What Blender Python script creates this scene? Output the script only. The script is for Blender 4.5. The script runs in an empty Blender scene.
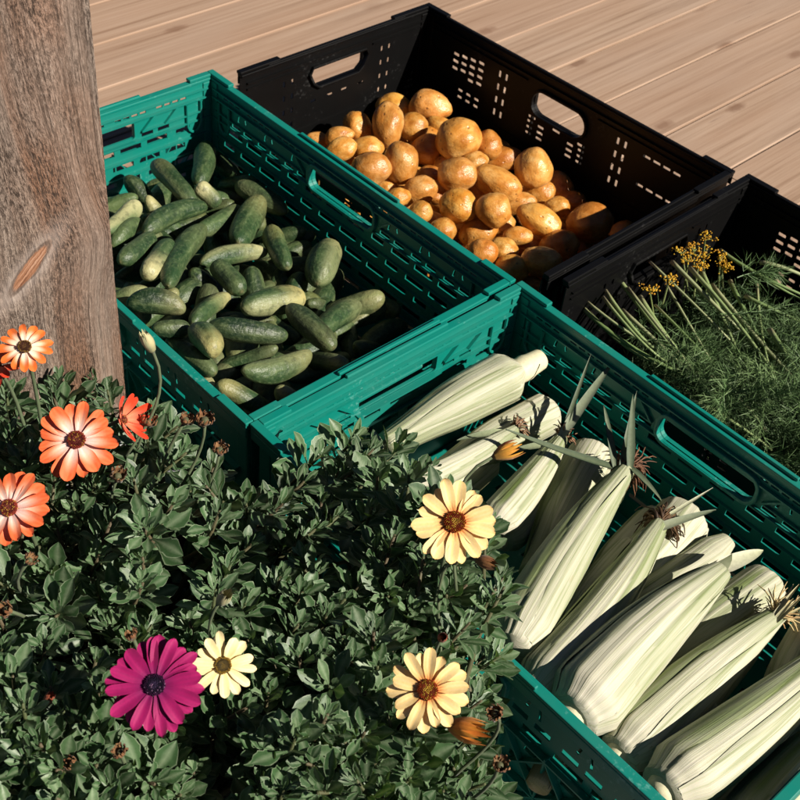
import bpy, bmesh, math, random
from mathutils import Vector, Matrix, Quaternion, noise
R = math.radians
PI = math.pi
random.seed(11)
sc = bpy.context.scene
col = sc.collection
RIM = 0.21            # height of a crate's rim above the deck

CUCUMBERS = [
 ((-0.4079, 1.3763, 0.1435), (-0.3601, 1.3334, 0.1047), 0.0135, 0, 0.6, 'dark green cucumber standing near the post just below the lit end wall'),
 ((-0.3751, 1.4075, 0.1493), (-0.3027, 1.3209, 0.1506), 0.0146, 0.25, 0.9, 'slim cucumber with a yellowed tip leaning on the lit end panel'),
 ((-0.3703, 1.3342, 0.1445), (-0.312, 1.313, 0.1023), 0.0119, 0.9, 1.2, 'small pale cream tip poking out left of the slim yellow-tipped cucumber'),
 ((-0.3798, 1.3292, 0.1464), (-0.4427, 1.3016, 0.1163), 0.0106, 0, 1.35, 'flat light green cucumber half hidden by the post below the end panel'),
 ((-0.3687, 1.2882, 0.1645), (-0.3871, 1.195, 0.1818), 0.0137, 1.0, 1.3, 'very pale cream cucumber coming out from behind the post'),
 ((-0.3656, 1.296, 0.136), (-0.3377, 1.3473, 0.089), 0.0083, 0, 1.2, 'thin light green cucumber under the small pale cream tip'),
 ((-0.2873, 1.3235, 0.1479), (-0.3428, 1.2151, 0.1726), 0.0147, 0, 0.85, 'long dark cucumber lying level across the middle of the upper heap'),
 ((-0.3274, 1.5185, 0.1172), (-0.3146, 1.4013, 0.1278), 0.0167, 0, 0.95, 'thick cucumber standing upright in the far corner of the green crate'),
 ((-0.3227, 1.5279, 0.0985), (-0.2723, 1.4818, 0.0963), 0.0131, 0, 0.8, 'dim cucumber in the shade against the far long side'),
 ((-0.2405, 1.4421, 0.1137), (-0.2995, 1.4734, 0.0778), 0.014, 0.1, 0.9, 'short cucumber just right of the upright corner cucumber'),
 ((-0.2662, 1.4262, 0.1187), (-0.1866, 1.3792, 0.1134), 0.0153, 0.2, 0.95, 'cucumber pointing to the shaded side with a pale pointed end'),
 ((-0.3097, 1.3727, 0.1473), (-0.277, 1.3631, 0.1233), 0.013, 1.3, 1.2, 'almost white rounded cucumber end below the upright corner cucumber'),
 ((-0.2588, 1.3783, 0.1199), (-0.3265, 1.3673, 0.0895), 0.0115, 0.1, 0.7, 'small dark cucumber beneath the almost white end'),
 ((-0.2504, 1.363, 0.1234), (-0.2898, 1.2705, 0.1428), 0.0135, 0.2, 1.15, 'light pointed cucumber below the long level dark cucumber'),
 ((-0.2231, 1.3804, 0.132), (-0.2306, 1.2478, 0.1505), 0.0179, 0.35, 1.05, 'stout cucumber with yellowish top standing in the middle of the heap'),
 ((-0.3597, 1.2595, 0.1543), (-0.3761, 1.1867, 0.1681), 0.0115, 0, 1.25, 'light green cucumber end below the very pale one by the post'),
 ((-0.3311, 1.2128, 0.1714), (-0.3513, 1.1336, 0.1869), 0.0138, 0, 0.9, "half shaded cucumber slanting out of the post's edge"),
 ((-0.3155, 1.1142, 0.1862), (-0.307, 1.2061, 0.1692), 0.0155, 0.95, 1.05, 'plump cucumber with cream lower end pointing down to the left'),
 ((-0.2778, 1.2651, 0.1565), (-0.2862, 1.1002, 0.1866), 0.0162, 0.1, 1.05, 'long speckled cucumber with a light stripe slanting through the heap'),
 ((-0.3088, 1.1032, 0.1733), (-0.3756, 1.0951, 0.1401), 0.0129, 0.6, 1.2, 'pale yellowish cucumber end lying beside the post'),
 ((-0.3469, 1.1706, 0.1538), (-0.3776, 1.1094, 0.1233), 0.0066, 0, 1.1, 'sliver of cucumber between the half shaded one and the pale yellowish end'),
 ((-0.2799, 1.1219, 0.1662), (-0.3278, 1.0724, 0.1367), 0.0118, 0.5, 1.05, 'short pale cucumber end under the plump cream-ended one'),
 ((-0.2565, 1.0613, 0.1879), (-0.3218, 1.048, 0.197), 0.015, 0.4, 0.65, 'dark cucumber with pale round end lying over the near rim'),
 ((-0.2455, 1.1482, 0.1572), (-0.2647, 1.0661, 0.1227), 0.0169, 0.15, 0.65, 'dark cucumber with a pale spot on its upper end'),
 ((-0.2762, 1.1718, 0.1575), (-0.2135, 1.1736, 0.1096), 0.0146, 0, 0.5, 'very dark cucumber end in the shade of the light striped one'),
 ((-0.2469, 1.1809, 0.1645), (-0.2042, 1.1303, 0.1669), 0.0149, 0, 1, 'mottled cucumber crossing in front of the light striped one'),
 ((-0.1958, 1.2653, 0.1288), (-0.2682, 1.1923, 0.1527), 0.0129, 0.75, 1.1, 'light striped cucumber with a cream right end'),
 ((-0.2083, 1.2165, 0.139), (-0.1802, 1.1428, 0.0997), 0.0163, 0, 0.6, 'round dark cucumber end beside the light striped cucumber'),
 ((-0.2462, 1.2748, 0.1222), (-0.2817, 1.2147, 0.0947), 0.007, 0.2, 1.1, 'thin cucumber wedged above the light striped one'),
 ((-0.1989, 1.3076, 0.1367), (-0.1625, 1.2171, 0.144), 0.0147, 0.45, 1.1, 'two-toned cucumber with yellow and cream upper end'),
 ((-0.1554, 1.3459, 0.113), (-0.2231, 1.3407, 0.0811), 0.0121, 0, 0.8, 'dull cucumber lying level above the two-toned one'),
 ((-0.1467, 1.3371, 0.0988), (-0.1969, 1.2904, 0.0683), 0.012, 0.1, 0.95, 'pointed cucumber end right of the two-toned one'),
 ((-0.1129, 1.2965, 0.1267), (-0.1214, 1.1975, 0.1399), 0.0207, 0.5, 1.0, 'fattest cucumber with yellow-cream top near the shaded side'),
 ((-0.1745, 1.2576, 0.1133), (-0.1903, 1.1899, 0.0851), 0.0102, 0, 0.85, 'cucumber end glinting below the two-toned cucumber'),
 ((-0.1453, 1.2353, 0.1249), (-0.1573, 1.1662, 0.0962), 0.014, 0, 1.05, 'rounded light green end left of the fattest cucumber'),
 ((-0.1324, 1.1573, 0.1491), (-0.1976, 1.0935, 0.1728), 0.0167, 0.8, 1.05, 'big cucumber with a broad cream stripe to its right end'),
 ((-0.0359, 1.2153, 0.1202), (-0.1106, 1.2044, 0.086), 0.0153, 0.35, 0.95, 'cucumber reaching farthest toward the shaded corner'),
 ((-0.1312, 1.1965, 0.1083), (-0.0991, 1.2432, 0.0592), 0.0092, 0.1, 0.7, 'dim cucumber under the fattest cucumber'),
 ((-0.0672, 1.1811, 0.1273), (-0.1056, 1.0849, 0.1532), 0.0157, 0.3, 1.1, 'light cucumber with blunt end crossing under a dark one'),
 ((-0.0533, 1.2027, 0.101), (-0.1005, 1.1505, 0.075), 0.0081, 0.3, 1.0, 'small pale tip behind the light blunt cucumber'),
 ((-0.0827, 1.0501, 0.1663), (-0.1468, 1.1177, 0.1647), 0.0158, 0.1, 0.6, 'dark cucumber pointing toward the black handle slot of the corn crate'),
 ((-0.1375, 1.0572, 0.1699), (-0.2264, 1.0378, 0.1883), 0.014, 0, 0.6, 'long dark cucumber lying level in the lower heap'),
 ((-0.1471, 1.0455, 0.1615), (-0.2145, 1.0301, 0.1323), 0.0097, 0.2, 1.05, 'light cucumber just below the long dark level one'),
 ((-0.1074, 1.0332, 0.1694), (-0.174, 0.9627, 0.1938), 0.0149, 0.35, 1.1, 'speckled light cucumber lying lowest across the heap'),
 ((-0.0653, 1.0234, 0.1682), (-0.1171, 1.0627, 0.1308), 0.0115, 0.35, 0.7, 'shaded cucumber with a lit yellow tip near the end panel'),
 ((-0.068, 1.0985, 0.1059), (-0.1278, 1.0214, 0.1337), 0.0104, 0.3, 0.95, 'cucumber lying along the near end panel'),
 ((-0.0743, 1.0301, 0.1389), (-0.1196, 0.9753, 0.1152), 0.0056, 0.4, 1.0, 'thin crooked cucumber against the near end panel'),
 ((-0.1362, 0.9609, 0.1766), (-0.0846, 0.9645, 0.1328), 0.0119, 0.5, 1.05, 'square-looking yellow-tipped cucumber in the lowest corner'),
 ((-0.2045, 0.9708, 0.1773), (-0.2698, 1.0162, 0.1772), 0.0119, 0.05, 1, 'speckled cucumber lying along the near rim'),
 ((-0.2046, 0.9758, 0.2017), (-0.2398, 1.0167, 0.1993), 0.0155, 0.75, 0.75, 'cucumber pointing its pale round end at the viewer'),
 ((-0.2443, 1.0262, 0.1892), (-0.2841, 1.0109, 0.1963), 0.0113, 0, 0.55, 'glossy dark cucumber under the pale round-ended one over the rim'),
 ((-0.2205, 1.1328, 0.1562), (-0.248, 1.052, 0.1746), 0.0114, 0.9, 1.15, 'pale striped cucumber wedged between two dark ones'),
 ((-0.2047, 0.9559, 0.1697), (-0.2533, 0.9972, 0.1303), 0.0075, 0.9, 1.1, 'little pale end peeping over the near rim'),
 ((-0.1988, 0.9494, 0.184), (-0.138, 0.9552, 0.1406), 0.0118, 0.55, 1.05, 'short cucumber with orange-yellow end near the lowest corner'),
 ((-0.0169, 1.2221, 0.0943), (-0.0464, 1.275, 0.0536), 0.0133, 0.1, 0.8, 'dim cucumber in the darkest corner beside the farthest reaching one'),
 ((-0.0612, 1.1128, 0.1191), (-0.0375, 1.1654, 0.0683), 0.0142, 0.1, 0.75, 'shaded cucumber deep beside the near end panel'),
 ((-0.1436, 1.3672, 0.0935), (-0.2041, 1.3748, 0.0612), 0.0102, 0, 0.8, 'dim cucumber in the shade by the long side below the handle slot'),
]
CUCUMBER_FILL = [
 ((-0.305, 1.2497, 0.1024), (-0.3652, 1.314, 0.1046), 0.0132),
 ((-0.4643, 1.2472, 0.123), (-0.4694, 1.335, 0.1318), 0.0146),
 ((-0.0908, 1.1437, 0.1093), (-0.1474, 1.0764, 0.1116), 0.016),
 ((-0.2546, 1.1913, 0.1282), (-0.2965, 1.1139, 0.1327), 0.0151),
 ((-0.2457, 1.4012, 0.0757), (-0.1875, 1.3352, 0.0796), 0.0161),
 ((-0.21, 1.0291, 0.1252), (-0.2794, 1.0832, 0.1242), 0.0163),
 ((-0.062, 1.142, 0.0768), (-0.0042, 1.2083, 0.085), 0.0145),
 ((-0.1132, 1.2133, 0.0938), (-0.2012, 1.2095, 0.0912), 0.015),
 ((-0.2673, 1.14, 0.1162), (-0.3039, 1.06, 0.1225), 0.0165),
 ((-0.1441, 1.2599, 0.0644), (-0.0879, 1.1922, 0.0715), 0.015),
 ((-0.1902, 1.2672, 0.0715), (-0.2141, 1.3519, 0.078), 0.0132),
 ((-0.1041, 1.3112, 0.0751), (-0.1217, 1.225, 0.0818), 0.0164),
 ((-0.3141, 1.064, 0.1433), (-0.3462, 1.1459, 0.145), 0.0131),
 ((-0.2892, 1.3507, 0.1109), (-0.357, 1.2945, 0.1028), 0.016),
 ((-0.4226, 1.1994, 0.1331), (-0.3527, 1.146, 0.1324), 0.0148),
 ((-0.166, 1.1611, 0.1033), (-0.2481, 1.1293, 0.1111), 0.0148),
 ((-0.3062, 1.1416, 0.1183), (-0.2993, 1.2293, 0.1267), 0.0148),
 ((-0.463, 1.3199, 0.1194), (-0.3774, 1.2995, 0.1186), 0.0151),
 ((-0.2563, 1.253, 0.0977), (-0.29, 1.3343, 0.0994), 0.0141),
 ((-0.2643, 1.3675, 0.0961), (-0.2353, 1.2844, 0.0906), 0.0145),
 ((-0.3473, 1.1169, 0.129), (-0.3045, 1.1938, 0.1316), 0.0161),
 ((-0.2155, 1.0042, 0.1317), (-0.1798, 1.0847, 0.1371), 0.0152),
 ((-0.1348, 1.1145, 0.0945), (-0.0744, 1.1785, 0.0997), 0.0139),
 ((-0.3021, 1.4343, 0.0635), (-0.2197, 1.4033, 0.0721), 0.0145),
 ((-0.1735, 0.9382, 0.126), (-0.1581, 1.0249, 0.1319), 0.0153),
 ((-0.1677, 1.2103, 0.1001), (-0.2153, 1.2843, 0.0925), 0.0151),
 ((-0.411, 1.1994, 0.1101), (-0.3265, 1.224, 0.1135), 0.0162),
 ((-0.0861, 1.0132, 0.1154), (-0.1338, 1.0871, 0.1217), 0.0147),
 ((-0.4432, 1.2723, 0.1093), (-0.3657, 1.2306, 0.115), 0.013),
 ((-0.1706, 1.2096, 0.0958), (-0.2573, 1.2246, 0.0871), 0.0132),
 ((-0.361, 1.2974, 0.1096), (-0.3963, 1.378, 0.1069), 0.0153),
 ((-0.3094, 1.2705, 0.1103), (-0.2917, 1.1843, 0.1156), 0.0152),
 ((-0.1929, 1.2561, 0.091), (-0.2809, 1.2584, 0.0896), 0.0154),
 ((-0.1544, 0.9821, 0.1303), (-0.1611, 1.0699, 0.1237), 0.0158),
 ((-0.0955, 1.1946, 0.0792), (-0.0218, 1.2424, 0.0859), 0.0136),
 ((-0.3142, 1.3134, 0.0899), (-0.2865, 1.3969, 0.0866), 0.0138),
 ((-0.1283, 1.2895, 0.0815), (-0.182, 1.2199, 0.0758), 0.0161),
 ((-0.2559, 1.2372, 0.1202), (-0.2688, 1.1501, 0.1249), 0.0153),
 ((-0.3684, 1.3344, 0.1064), (-0.3592, 1.4219, 0.1071), 0.0163),
 ((-0.2114, 1.2834, 0.0918), (-0.1266, 1.3067, 0.0865), 0.0136),
 ((-0.0632, 1.0986, 0.0847), (0.0098, 1.1477, 0.0788), 0.0152),
 ((-0.3573, 1.3949, 0.0957), (-0.2716, 1.4149, 0.0984), 0.0162),
 ((-0.3854, 1.1982, 0.1179), (-0.4725, 1.2111, 0.1253), 0.0163),
 ((-0.3955, 1.4262, 0.0961), (-0.3094, 1.4079, 0.0972), 0.0145),
 ((-0.1726, 1.1435, 0.1131), (-0.1516, 1.058, 0.1076), 0.0136),
 ((-0.169, 1.0212, 0.1259), (-0.2295, 0.9716, 0.1265), 0.0145),
 ((-0.4019, 1.157, 0.1339), (-0.3248, 1.1145, 0.1415), 0.0136),
 ((-0.1921, 1.0407, 0.1332), (-0.2125, 1.1263, 0.1297), 0.0144),
 ((-0.0714, 1.1281, 0.0875), (-0.1162, 1.0523, 0.093), 0.0151),
 ((-0.4491, 1.2768, 0.1392), (-0.4776, 1.1986, 0.1382), 0.0156),
 ((-0.0328, 1.144, 0.0724), (0.0551, 1.1492, 0.071), 0.0161),
 ((-0.4175, 1.3259, 0.1237), (-0.3519, 1.2673, 0.1151), 0.0133),
 ((-0.1312, 1.3298, 0.0854), (-0.218, 1.3445, 0.0891), 0.016),
 ((-0.1267, 1.1434, 0.0965), (-0.1099, 1.2298, 0.0911), 0.0151),
 ((-0.2676, 1.0918, 0.113), (-0.1976, 1.1451, 0.1126), 0.0143),
 ((-0.2121, 1.3846, 0.0904), (-0.2905, 1.3446, 0.097), 0.0142),
 ((-0.3371, 1.2802, 0.1244), (-0.3956, 1.2145, 0.1289), 0.0138),
 ((-0.0836, 1.2138, 0.086), (-0.0643, 1.1279, 0.0811), 0.0132),
 ((-0.1118, 1.0724, 0.1155), (-0.1977, 1.0532, 0.1102), 0.0158),
 ((-0.1825, 1.2276, 0.1078), (-0.2117, 1.1446, 0.1144), 0.0145),
 ((-0.198, 1.1948, 0.0919), (-0.1344, 1.1339, 0.0977), 0.0145),
 ((-0.321, 1.2437, 0.1064), (-0.2368, 1.2692, 0.1031), 0.0134),
 ((-0.2512, 1.4506, 0.0834), (-0.3388, 1.4425, 0.0878), 0.0154),
 ((-0.1798, 1.3171, 0.0636), (-0.099, 1.2822, 0.0663), 0.0153),
 ((-0.1186, 1.0543, 0.1044), (-0.0306, 1.0547, 0.0982), 0.0142),
 ((-0.4643, 1.3292, 0.0981), (-0.3817, 1.3595, 0.1058), 0.0153),
 ((-0.0271, 1.1344, 0.0796), (-0.1049, 1.0932, 0.0844), 0.0153),
 ((-0.2921, 1.3703, 0.0811), (-0.38, 1.3739, 0.0814), 0.0164),
 ((-0.1078, 0.9553, 0.1229), (-0.148, 1.0335, 0.1206), 0.0161),
 ((-0.2992, 1.2202, 0.0964), (-0.2117, 1.2301, 0.0948), 0.0138),
]
POTATOES = [
 ((-0.1767, 1.6115, 0.0891), 0.0199, 0.0146, 0, 1, 'small potato leftmost of the heap, touching the green rim'),
 ((-0.1413, 1.6047, 0.1069), 0.023, 0.0145, 15, 1.05, 'pinkish flat potato second from the left end of the heap'),
 ((-0.131, 1.5361, 0.1258), 0.0238, 0.0171, 20, 1, 'oval potato directly in front of the pinkish flat one'),
 ((-0.1178, 1.6427, 0.1052), 0.025, 0.0213, -60, 1, 'tilted oval potato left of the tallest upright potato'),
 ((-0.0699, 1.6315, 0.1219), 0.0363, 0.0243, 85, 1.08, 'tallest potato standing upright at the top of the heap'),
 ((-0.0679, 1.7507, 0.0838), 0.0298, 0.0223, 0, 1.1, 'potato peeping out behind the tallest upright one'),
 ((-0.0319, 1.6572, 0.1069), 0.0235, 0.023, 0, 1, 'roundish potato right beside the tallest upright one'),
 ((-0.0938, 1.5736, 0.1098), 0.0243, 0.0191, 10, 0.95, 'small oval potato below the tilted oval one'),
 ((-0.0824, 1.4934, 0.1271), 0.0296, 0.0245, 15, 1, 'large potato lying just above the green handle notch'),
 ((-0.041, 1.5213, 0.1257), 0.0315, 0.0263, 80, 1.02, 'big egg-shaped potato in the middle of the left heap'),
 ((-0.0569, 1.5008, 0.0918), 0.0174, 0.014, 0, 0.9, 'potato half hidden between two by the green rim'),
 ((-0.0395, 1.4539, 0.1082), 0.0201, 0.0151, 30, 1, 'smooth oval potato close to the green rim, right of the handle'),
 ((-0.1155, 1.4614, 0.1125), 0.0232, 0.0152, 30, 0.95, 'potato seen through the handle slot, farther left'),
 ((-0.0825, 1.4106, 0.1269), 0.0225, 0.0162, 30, 1, 'potato seen through the handle slot, farther right'),
 ((-0.0086, 1.4858, 0.1069), 0.025, 0.0215, 10, 1, 'clean potato two places left of the eyed round one'),
 ((-0.0101, 1.7338, 0.1032), 0.0346, 0.0254, -10, 0.8, 'potato at the far back, half in the shade of the wall'),
 ((0.0099, 1.6981, 0.0887), 0.024, 0.0151, -30, 0.85, 'potato wedged below the half shaded one at the back'),
 ((0.0387, 1.612, 0.1226), 0.036, 0.0321, 20, 1, 'large rough round potato with dark scabs'),
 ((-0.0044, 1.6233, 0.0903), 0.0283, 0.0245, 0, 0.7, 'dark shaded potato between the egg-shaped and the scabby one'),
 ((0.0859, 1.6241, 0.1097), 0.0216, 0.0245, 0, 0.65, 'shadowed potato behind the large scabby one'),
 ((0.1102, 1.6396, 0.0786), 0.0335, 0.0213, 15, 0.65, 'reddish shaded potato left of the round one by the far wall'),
 ((0.0683, 1.583, 0.1043), 0.0212, 0.016, 20, 1, 'little potato tucked under the large scabby one'),
 ((0.0423, 1.5154, 0.1209), 0.0299, 0.0263, 0, 1, 'round potato with a dimple below the large scabby one'),
 ((0.1016, 1.5125, 0.1176), 0.0395, 0.0232, -30, 1.05, 'long pear-shaped potato in the centre of the heap'),
 ((0.0774, 1.5388, 0.0828), 0.0194, 0.0143, 0, 1, 'pale potato end between the dimpled and the pear-shaped one'),
 ((0.0493, 1.4424, 0.117), 0.0275, 0.0255, 0, 1.02, 'round potato with one deep eye facing the viewer'),
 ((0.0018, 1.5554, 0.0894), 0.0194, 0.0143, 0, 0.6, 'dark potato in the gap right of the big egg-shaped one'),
 ((-0.0044, 1.4317, 0.1044), 0.0184, 0.0165, 50, 1.02, 'smooth pale potato at the green rim, left of the cut-looking one'),
 ((0.0294, 1.4015, 0.0996), 0.0197, 0.0193, 0, 1, 'flat sided potato pressed against the green rim'),
 ((0.0972, 1.433, 0.1239), 0.0246, 0.0257, 60, 1, 'lumpy potato below the long pear-shaped one'),
 ((0.1365, 1.5028, 0.0925), 0.0269, 0.0155, 5, 0.98, 'pointed potato lying right of the lumpy one'),
 ((0.0813, 1.4322, 0.0842), 0.029, 0.0225, 15, 1.0, 'half shaded round potato above the shiny wrinkled one'),
 ((0.118, 1.4577, 0.0749), 0.0157, 0.0108, 0, 1.05, 'tiny potato above the two-lobed small one'),
 ((0.1376, 1.4225, 0.0924), 0.0215, 0.0136, 0, 1, 'small two-lobed potato in front of a shaded one'),
 ((0.0878, 1.3515, 0.1087), 0.0207, 0.0188, 0, 0.75, 'shiny wrinkled brown potato by the green rim'),
 ((0.1186, 1.387, 0.0908), 0.0211, 0.0178, 0, 0.9, 'brownish potato touching the shiny wrinkled one'),
 ((0.1295, 1.3454, 0.0888), 0.0238, 0.0219, 0, 0.95, 'potato banded by shadow just above the crate corner'),
 ((0.1686, 1.3524, 0.1033), 0.0296, 0.0218, -20, 0.9, 'sunlit orange potato nearest the black end rim'),
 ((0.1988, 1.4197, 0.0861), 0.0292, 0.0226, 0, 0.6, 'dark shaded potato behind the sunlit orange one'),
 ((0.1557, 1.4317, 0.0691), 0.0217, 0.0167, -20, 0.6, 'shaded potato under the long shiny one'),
 ((0.1653, 1.4483, 0.1061), 0.0354, 0.0212, -25, 1, 'long shiny potato with a white glint'),
 ((0.1949, 1.512, 0.0895), 0.0191, 0.0156, 0, 0.95, 'small potato behind the long shiny one'),
 ((0.1534, 1.5532, 0.1233), 0.0307, 0.0285, 70, 1, 'round potato sitting highest by the far wall slots'),
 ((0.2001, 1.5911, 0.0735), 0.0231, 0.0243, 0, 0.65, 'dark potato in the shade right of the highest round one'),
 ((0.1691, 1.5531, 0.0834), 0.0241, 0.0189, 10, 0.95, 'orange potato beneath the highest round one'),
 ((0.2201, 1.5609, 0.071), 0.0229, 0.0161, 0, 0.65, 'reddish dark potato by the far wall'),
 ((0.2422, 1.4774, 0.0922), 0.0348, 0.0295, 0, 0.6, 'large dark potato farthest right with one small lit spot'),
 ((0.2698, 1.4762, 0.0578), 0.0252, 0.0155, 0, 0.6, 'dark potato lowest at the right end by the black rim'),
 ((0.1619, 1.3484, 0.0688), 0.021, 0.0118, -20, 0.9, 'potato end just over the green crate corner'),
 ((0.0174, 1.504, 0.0865), 0.0143, 0.0109, 0, 0.7, 'reddish potato bit between the clean and the eyed ones'),
]
POTATO_FILL = [
(0.06, 1.6579, 0.0558),(0.2581, 1.3526, 0.0486),(0.1322, 1.3154, 0.0421),(0.1929, 1.514, 0.035),(0.3186, 1.4164, 0.0378),(0.108, 1.676, 0.0546),(-0.0618, 1.6098, 0.0503),
(0.2359, 1.4808, 0.0486),(0.2172, 1.5788, 0.0441),(-0.113, 1.621, 0.0602),(0.0189, 1.4515, 0.0594),(0.0383, 1.5973, 0.0689),(-0.0066, 1.6784, 0.0607),(-0.2025, 1.5859, 0.0501),
(0.1694, 1.2604, 0.0526),(0.0663, 1.3521, 0.0364),(-0.06, 1.4927, 0.0587),(0.0267, 1.5362, 0.0661),(0.1523, 1.3709, 0.0431),(0.2985, 1.5051, 0.0442),(0.1809, 1.4653, 0.0495),
(0.1207, 1.432, 0.0442),(-0.1393, 1.4804, 0.0757),(0.1568, 1.617, 0.0626),(0.0161, 1.3496, 0.0559),(0.0944, 1.2738, 0.035),(-0.0669, 1.6836, 0.0649),(-0.1854, 1.5268, 0.0599),
(0.2394, 1.4041, 0.0396),(-0.0123, 1.5768, 0.0586),(0.0834, 1.5595, 0.0617),(-0.0916, 1.5376, 0.0512),(0.1952, 1.3281, 0.035),(0.1618, 1.5561, 0.0553),
(0.1082, 1.5127, 0.0423),(0.0045, 1.4008, 0.0598),(-0.0129, 1.7396, 0.0664),(0.0817, 1.3998, 0.0476),(-0.0865, 1.4383, 0.0682),(0.2583, 1.5372, 0.035),
(-0.058, 1.7291, 0.043),(0.0778, 1.4693, 0.0486),(0.3487, 1.4662, 0.035),(0.049, 1.708, 0.0545),(-0.1465, 1.5702, 0.0527),(-0.0232, 1.5278, 0.0637),
]
CORN = [
 ((0.1427, 1.0622, 0.165), (-0.009, 0.9293, 0.14), 0.0302, 'shank', 'pale ear of corn lying against the lit end panel, stalk stub up'),
 ((0.1824, 1.04, 0.125), (0.0409, 0.9082, 0.12), 0.0247, 'round', 'ear of corn second from the end panel with shadows on its round end'),
 ((0.0267, 0.8662, 0.15), (0.1323, 0.9707, 0.15), 0.0161, 'brown', 'thin ear whose withered brown tip lies beside the closed flower'),
 ((0.1102, 0.8257, 0.145), (0.1839, 0.9654, 0.15), 0.0212, 'brown', 'ear with a dry straw coloured tip under the flat green blade'),
 ((0.2329, 0.9986, 0.11), (0.1564, 0.803, 0.105), 0.0273, 'round', 'shaded ear between the dry-tipped one and the one with rusty silk'),
 ((0.1306, 0.6657, 0.165), (0.2495, 0.9132, 0.165), 0.0286, 'rust', 'long ear with rusty silk and upright dark blades at its tip'),
 ((0.1494, 0.6189, 0.165), (0.281, 0.8416, 0.165), 0.0257, 'dark', 'ear ending in a dark brown hanging silk tuft'),
 ((0.3302, 0.9076, 0.12), (0.2193, 0.7534, 0.1145), 0.0304, 'round', 'round-ended ear behind the dark silk tuft'),
 ((0.3617, 0.8583, 0.135), (0.2221, 0.7296, 0.1279), 0.0173, 'flat', 'flattened green striped ear lying between two round-ended ones'),
 ((0.4103, 0.8202, 0.125), (0.2711, 0.6911, 0.1185), 0.026, 'round', 'round-ended ear nearest the long side with two thin cracks'),
 ((0.1821, 0.5915, 0.18), (0.3318, 0.7746, 0.18), 0.0348, 'main', 'broadest and palest ear of corn in the middle of the crate'),
 ((0.2257, 0.5703, 0.16), (0.3865, 0.7422, 0.16), 0.0282, 'straw', 'ear with a frayed straw tip right beside the broadest one'),
 ((0.2579, 0.5341, 0.175), (0.4462, 0.7122, 0.175), 0.0309, 'plain', 'large ear just above the near corner rim'),
 ((0.3265, 0.513, 0.15), (0.4661, 0.662, 0.15), 0.0263, 'plain', 'shaded ear lying last beside the near end panel'),
 ((0.4208, 0.823, 0.1), (0.3227, 0.6613, 0.081), 0.0177, 'round', 'dim rounded ear in the shade at the right edge'),
 ((0.3176, 0.9194, 0.085), (0.2124, 0.7614, 0.0766), 0.0332, 'round', 'ear buried beneath the round-ended one behind the silk tuft'),
 ((0.2758, 0.8477, 0.098), (0.1751, 0.6866, 0.098), 0.0254, 'round', 'ear buried between the two silk-tipped ears'),
 ((0.3254, 0.6921, 0.098), (0.2186, 0.535, 0.098), 0.0281, 'round', 'ear buried under the frayed straw-tipped one'),
 ((0.4644, 0.7822, 0.13), (0.3675, 0.6194, 0.1153), 0.0295, 'round', 'ear beyond the frayed straw tip at the right edge'),
 ((0.11, 0.9847, 0.098), (-0.0112, 0.8384, 0.098), 0.0279, 'round', 'ear buried under the two ears by the end panel'),
 ((0.4375, 0.7101, 0.095), (0.3144, 0.5656, 0.0889), 0.0302, 'round', 'ear buried between the two large near ears'),
 ((0.2721, 0.8497, 0.115), (0.1819, 0.7214, 0.11), 0.0223, 'plain', 'ear lying low between the rusty and the dark silk tufts'),
 ((0.3216, 0.7921, 0.11), (0.2229, 0.6453, 0.11), 0.0224, 'plain', 'ear lying low left of the broadest ear'),
 ((0.1246, 0.8497, 0.1), (0.1907, 0.9646, 0.1), 0.0219, 'plain', 'ear lying low under the dry-tipped one'),
 ((0.2473, 0.7347, 0.105), (0.1647, 0.5635, 0.105), 0.024, 'round', 'ear buried to the left of the broadest ear'),
]
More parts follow.
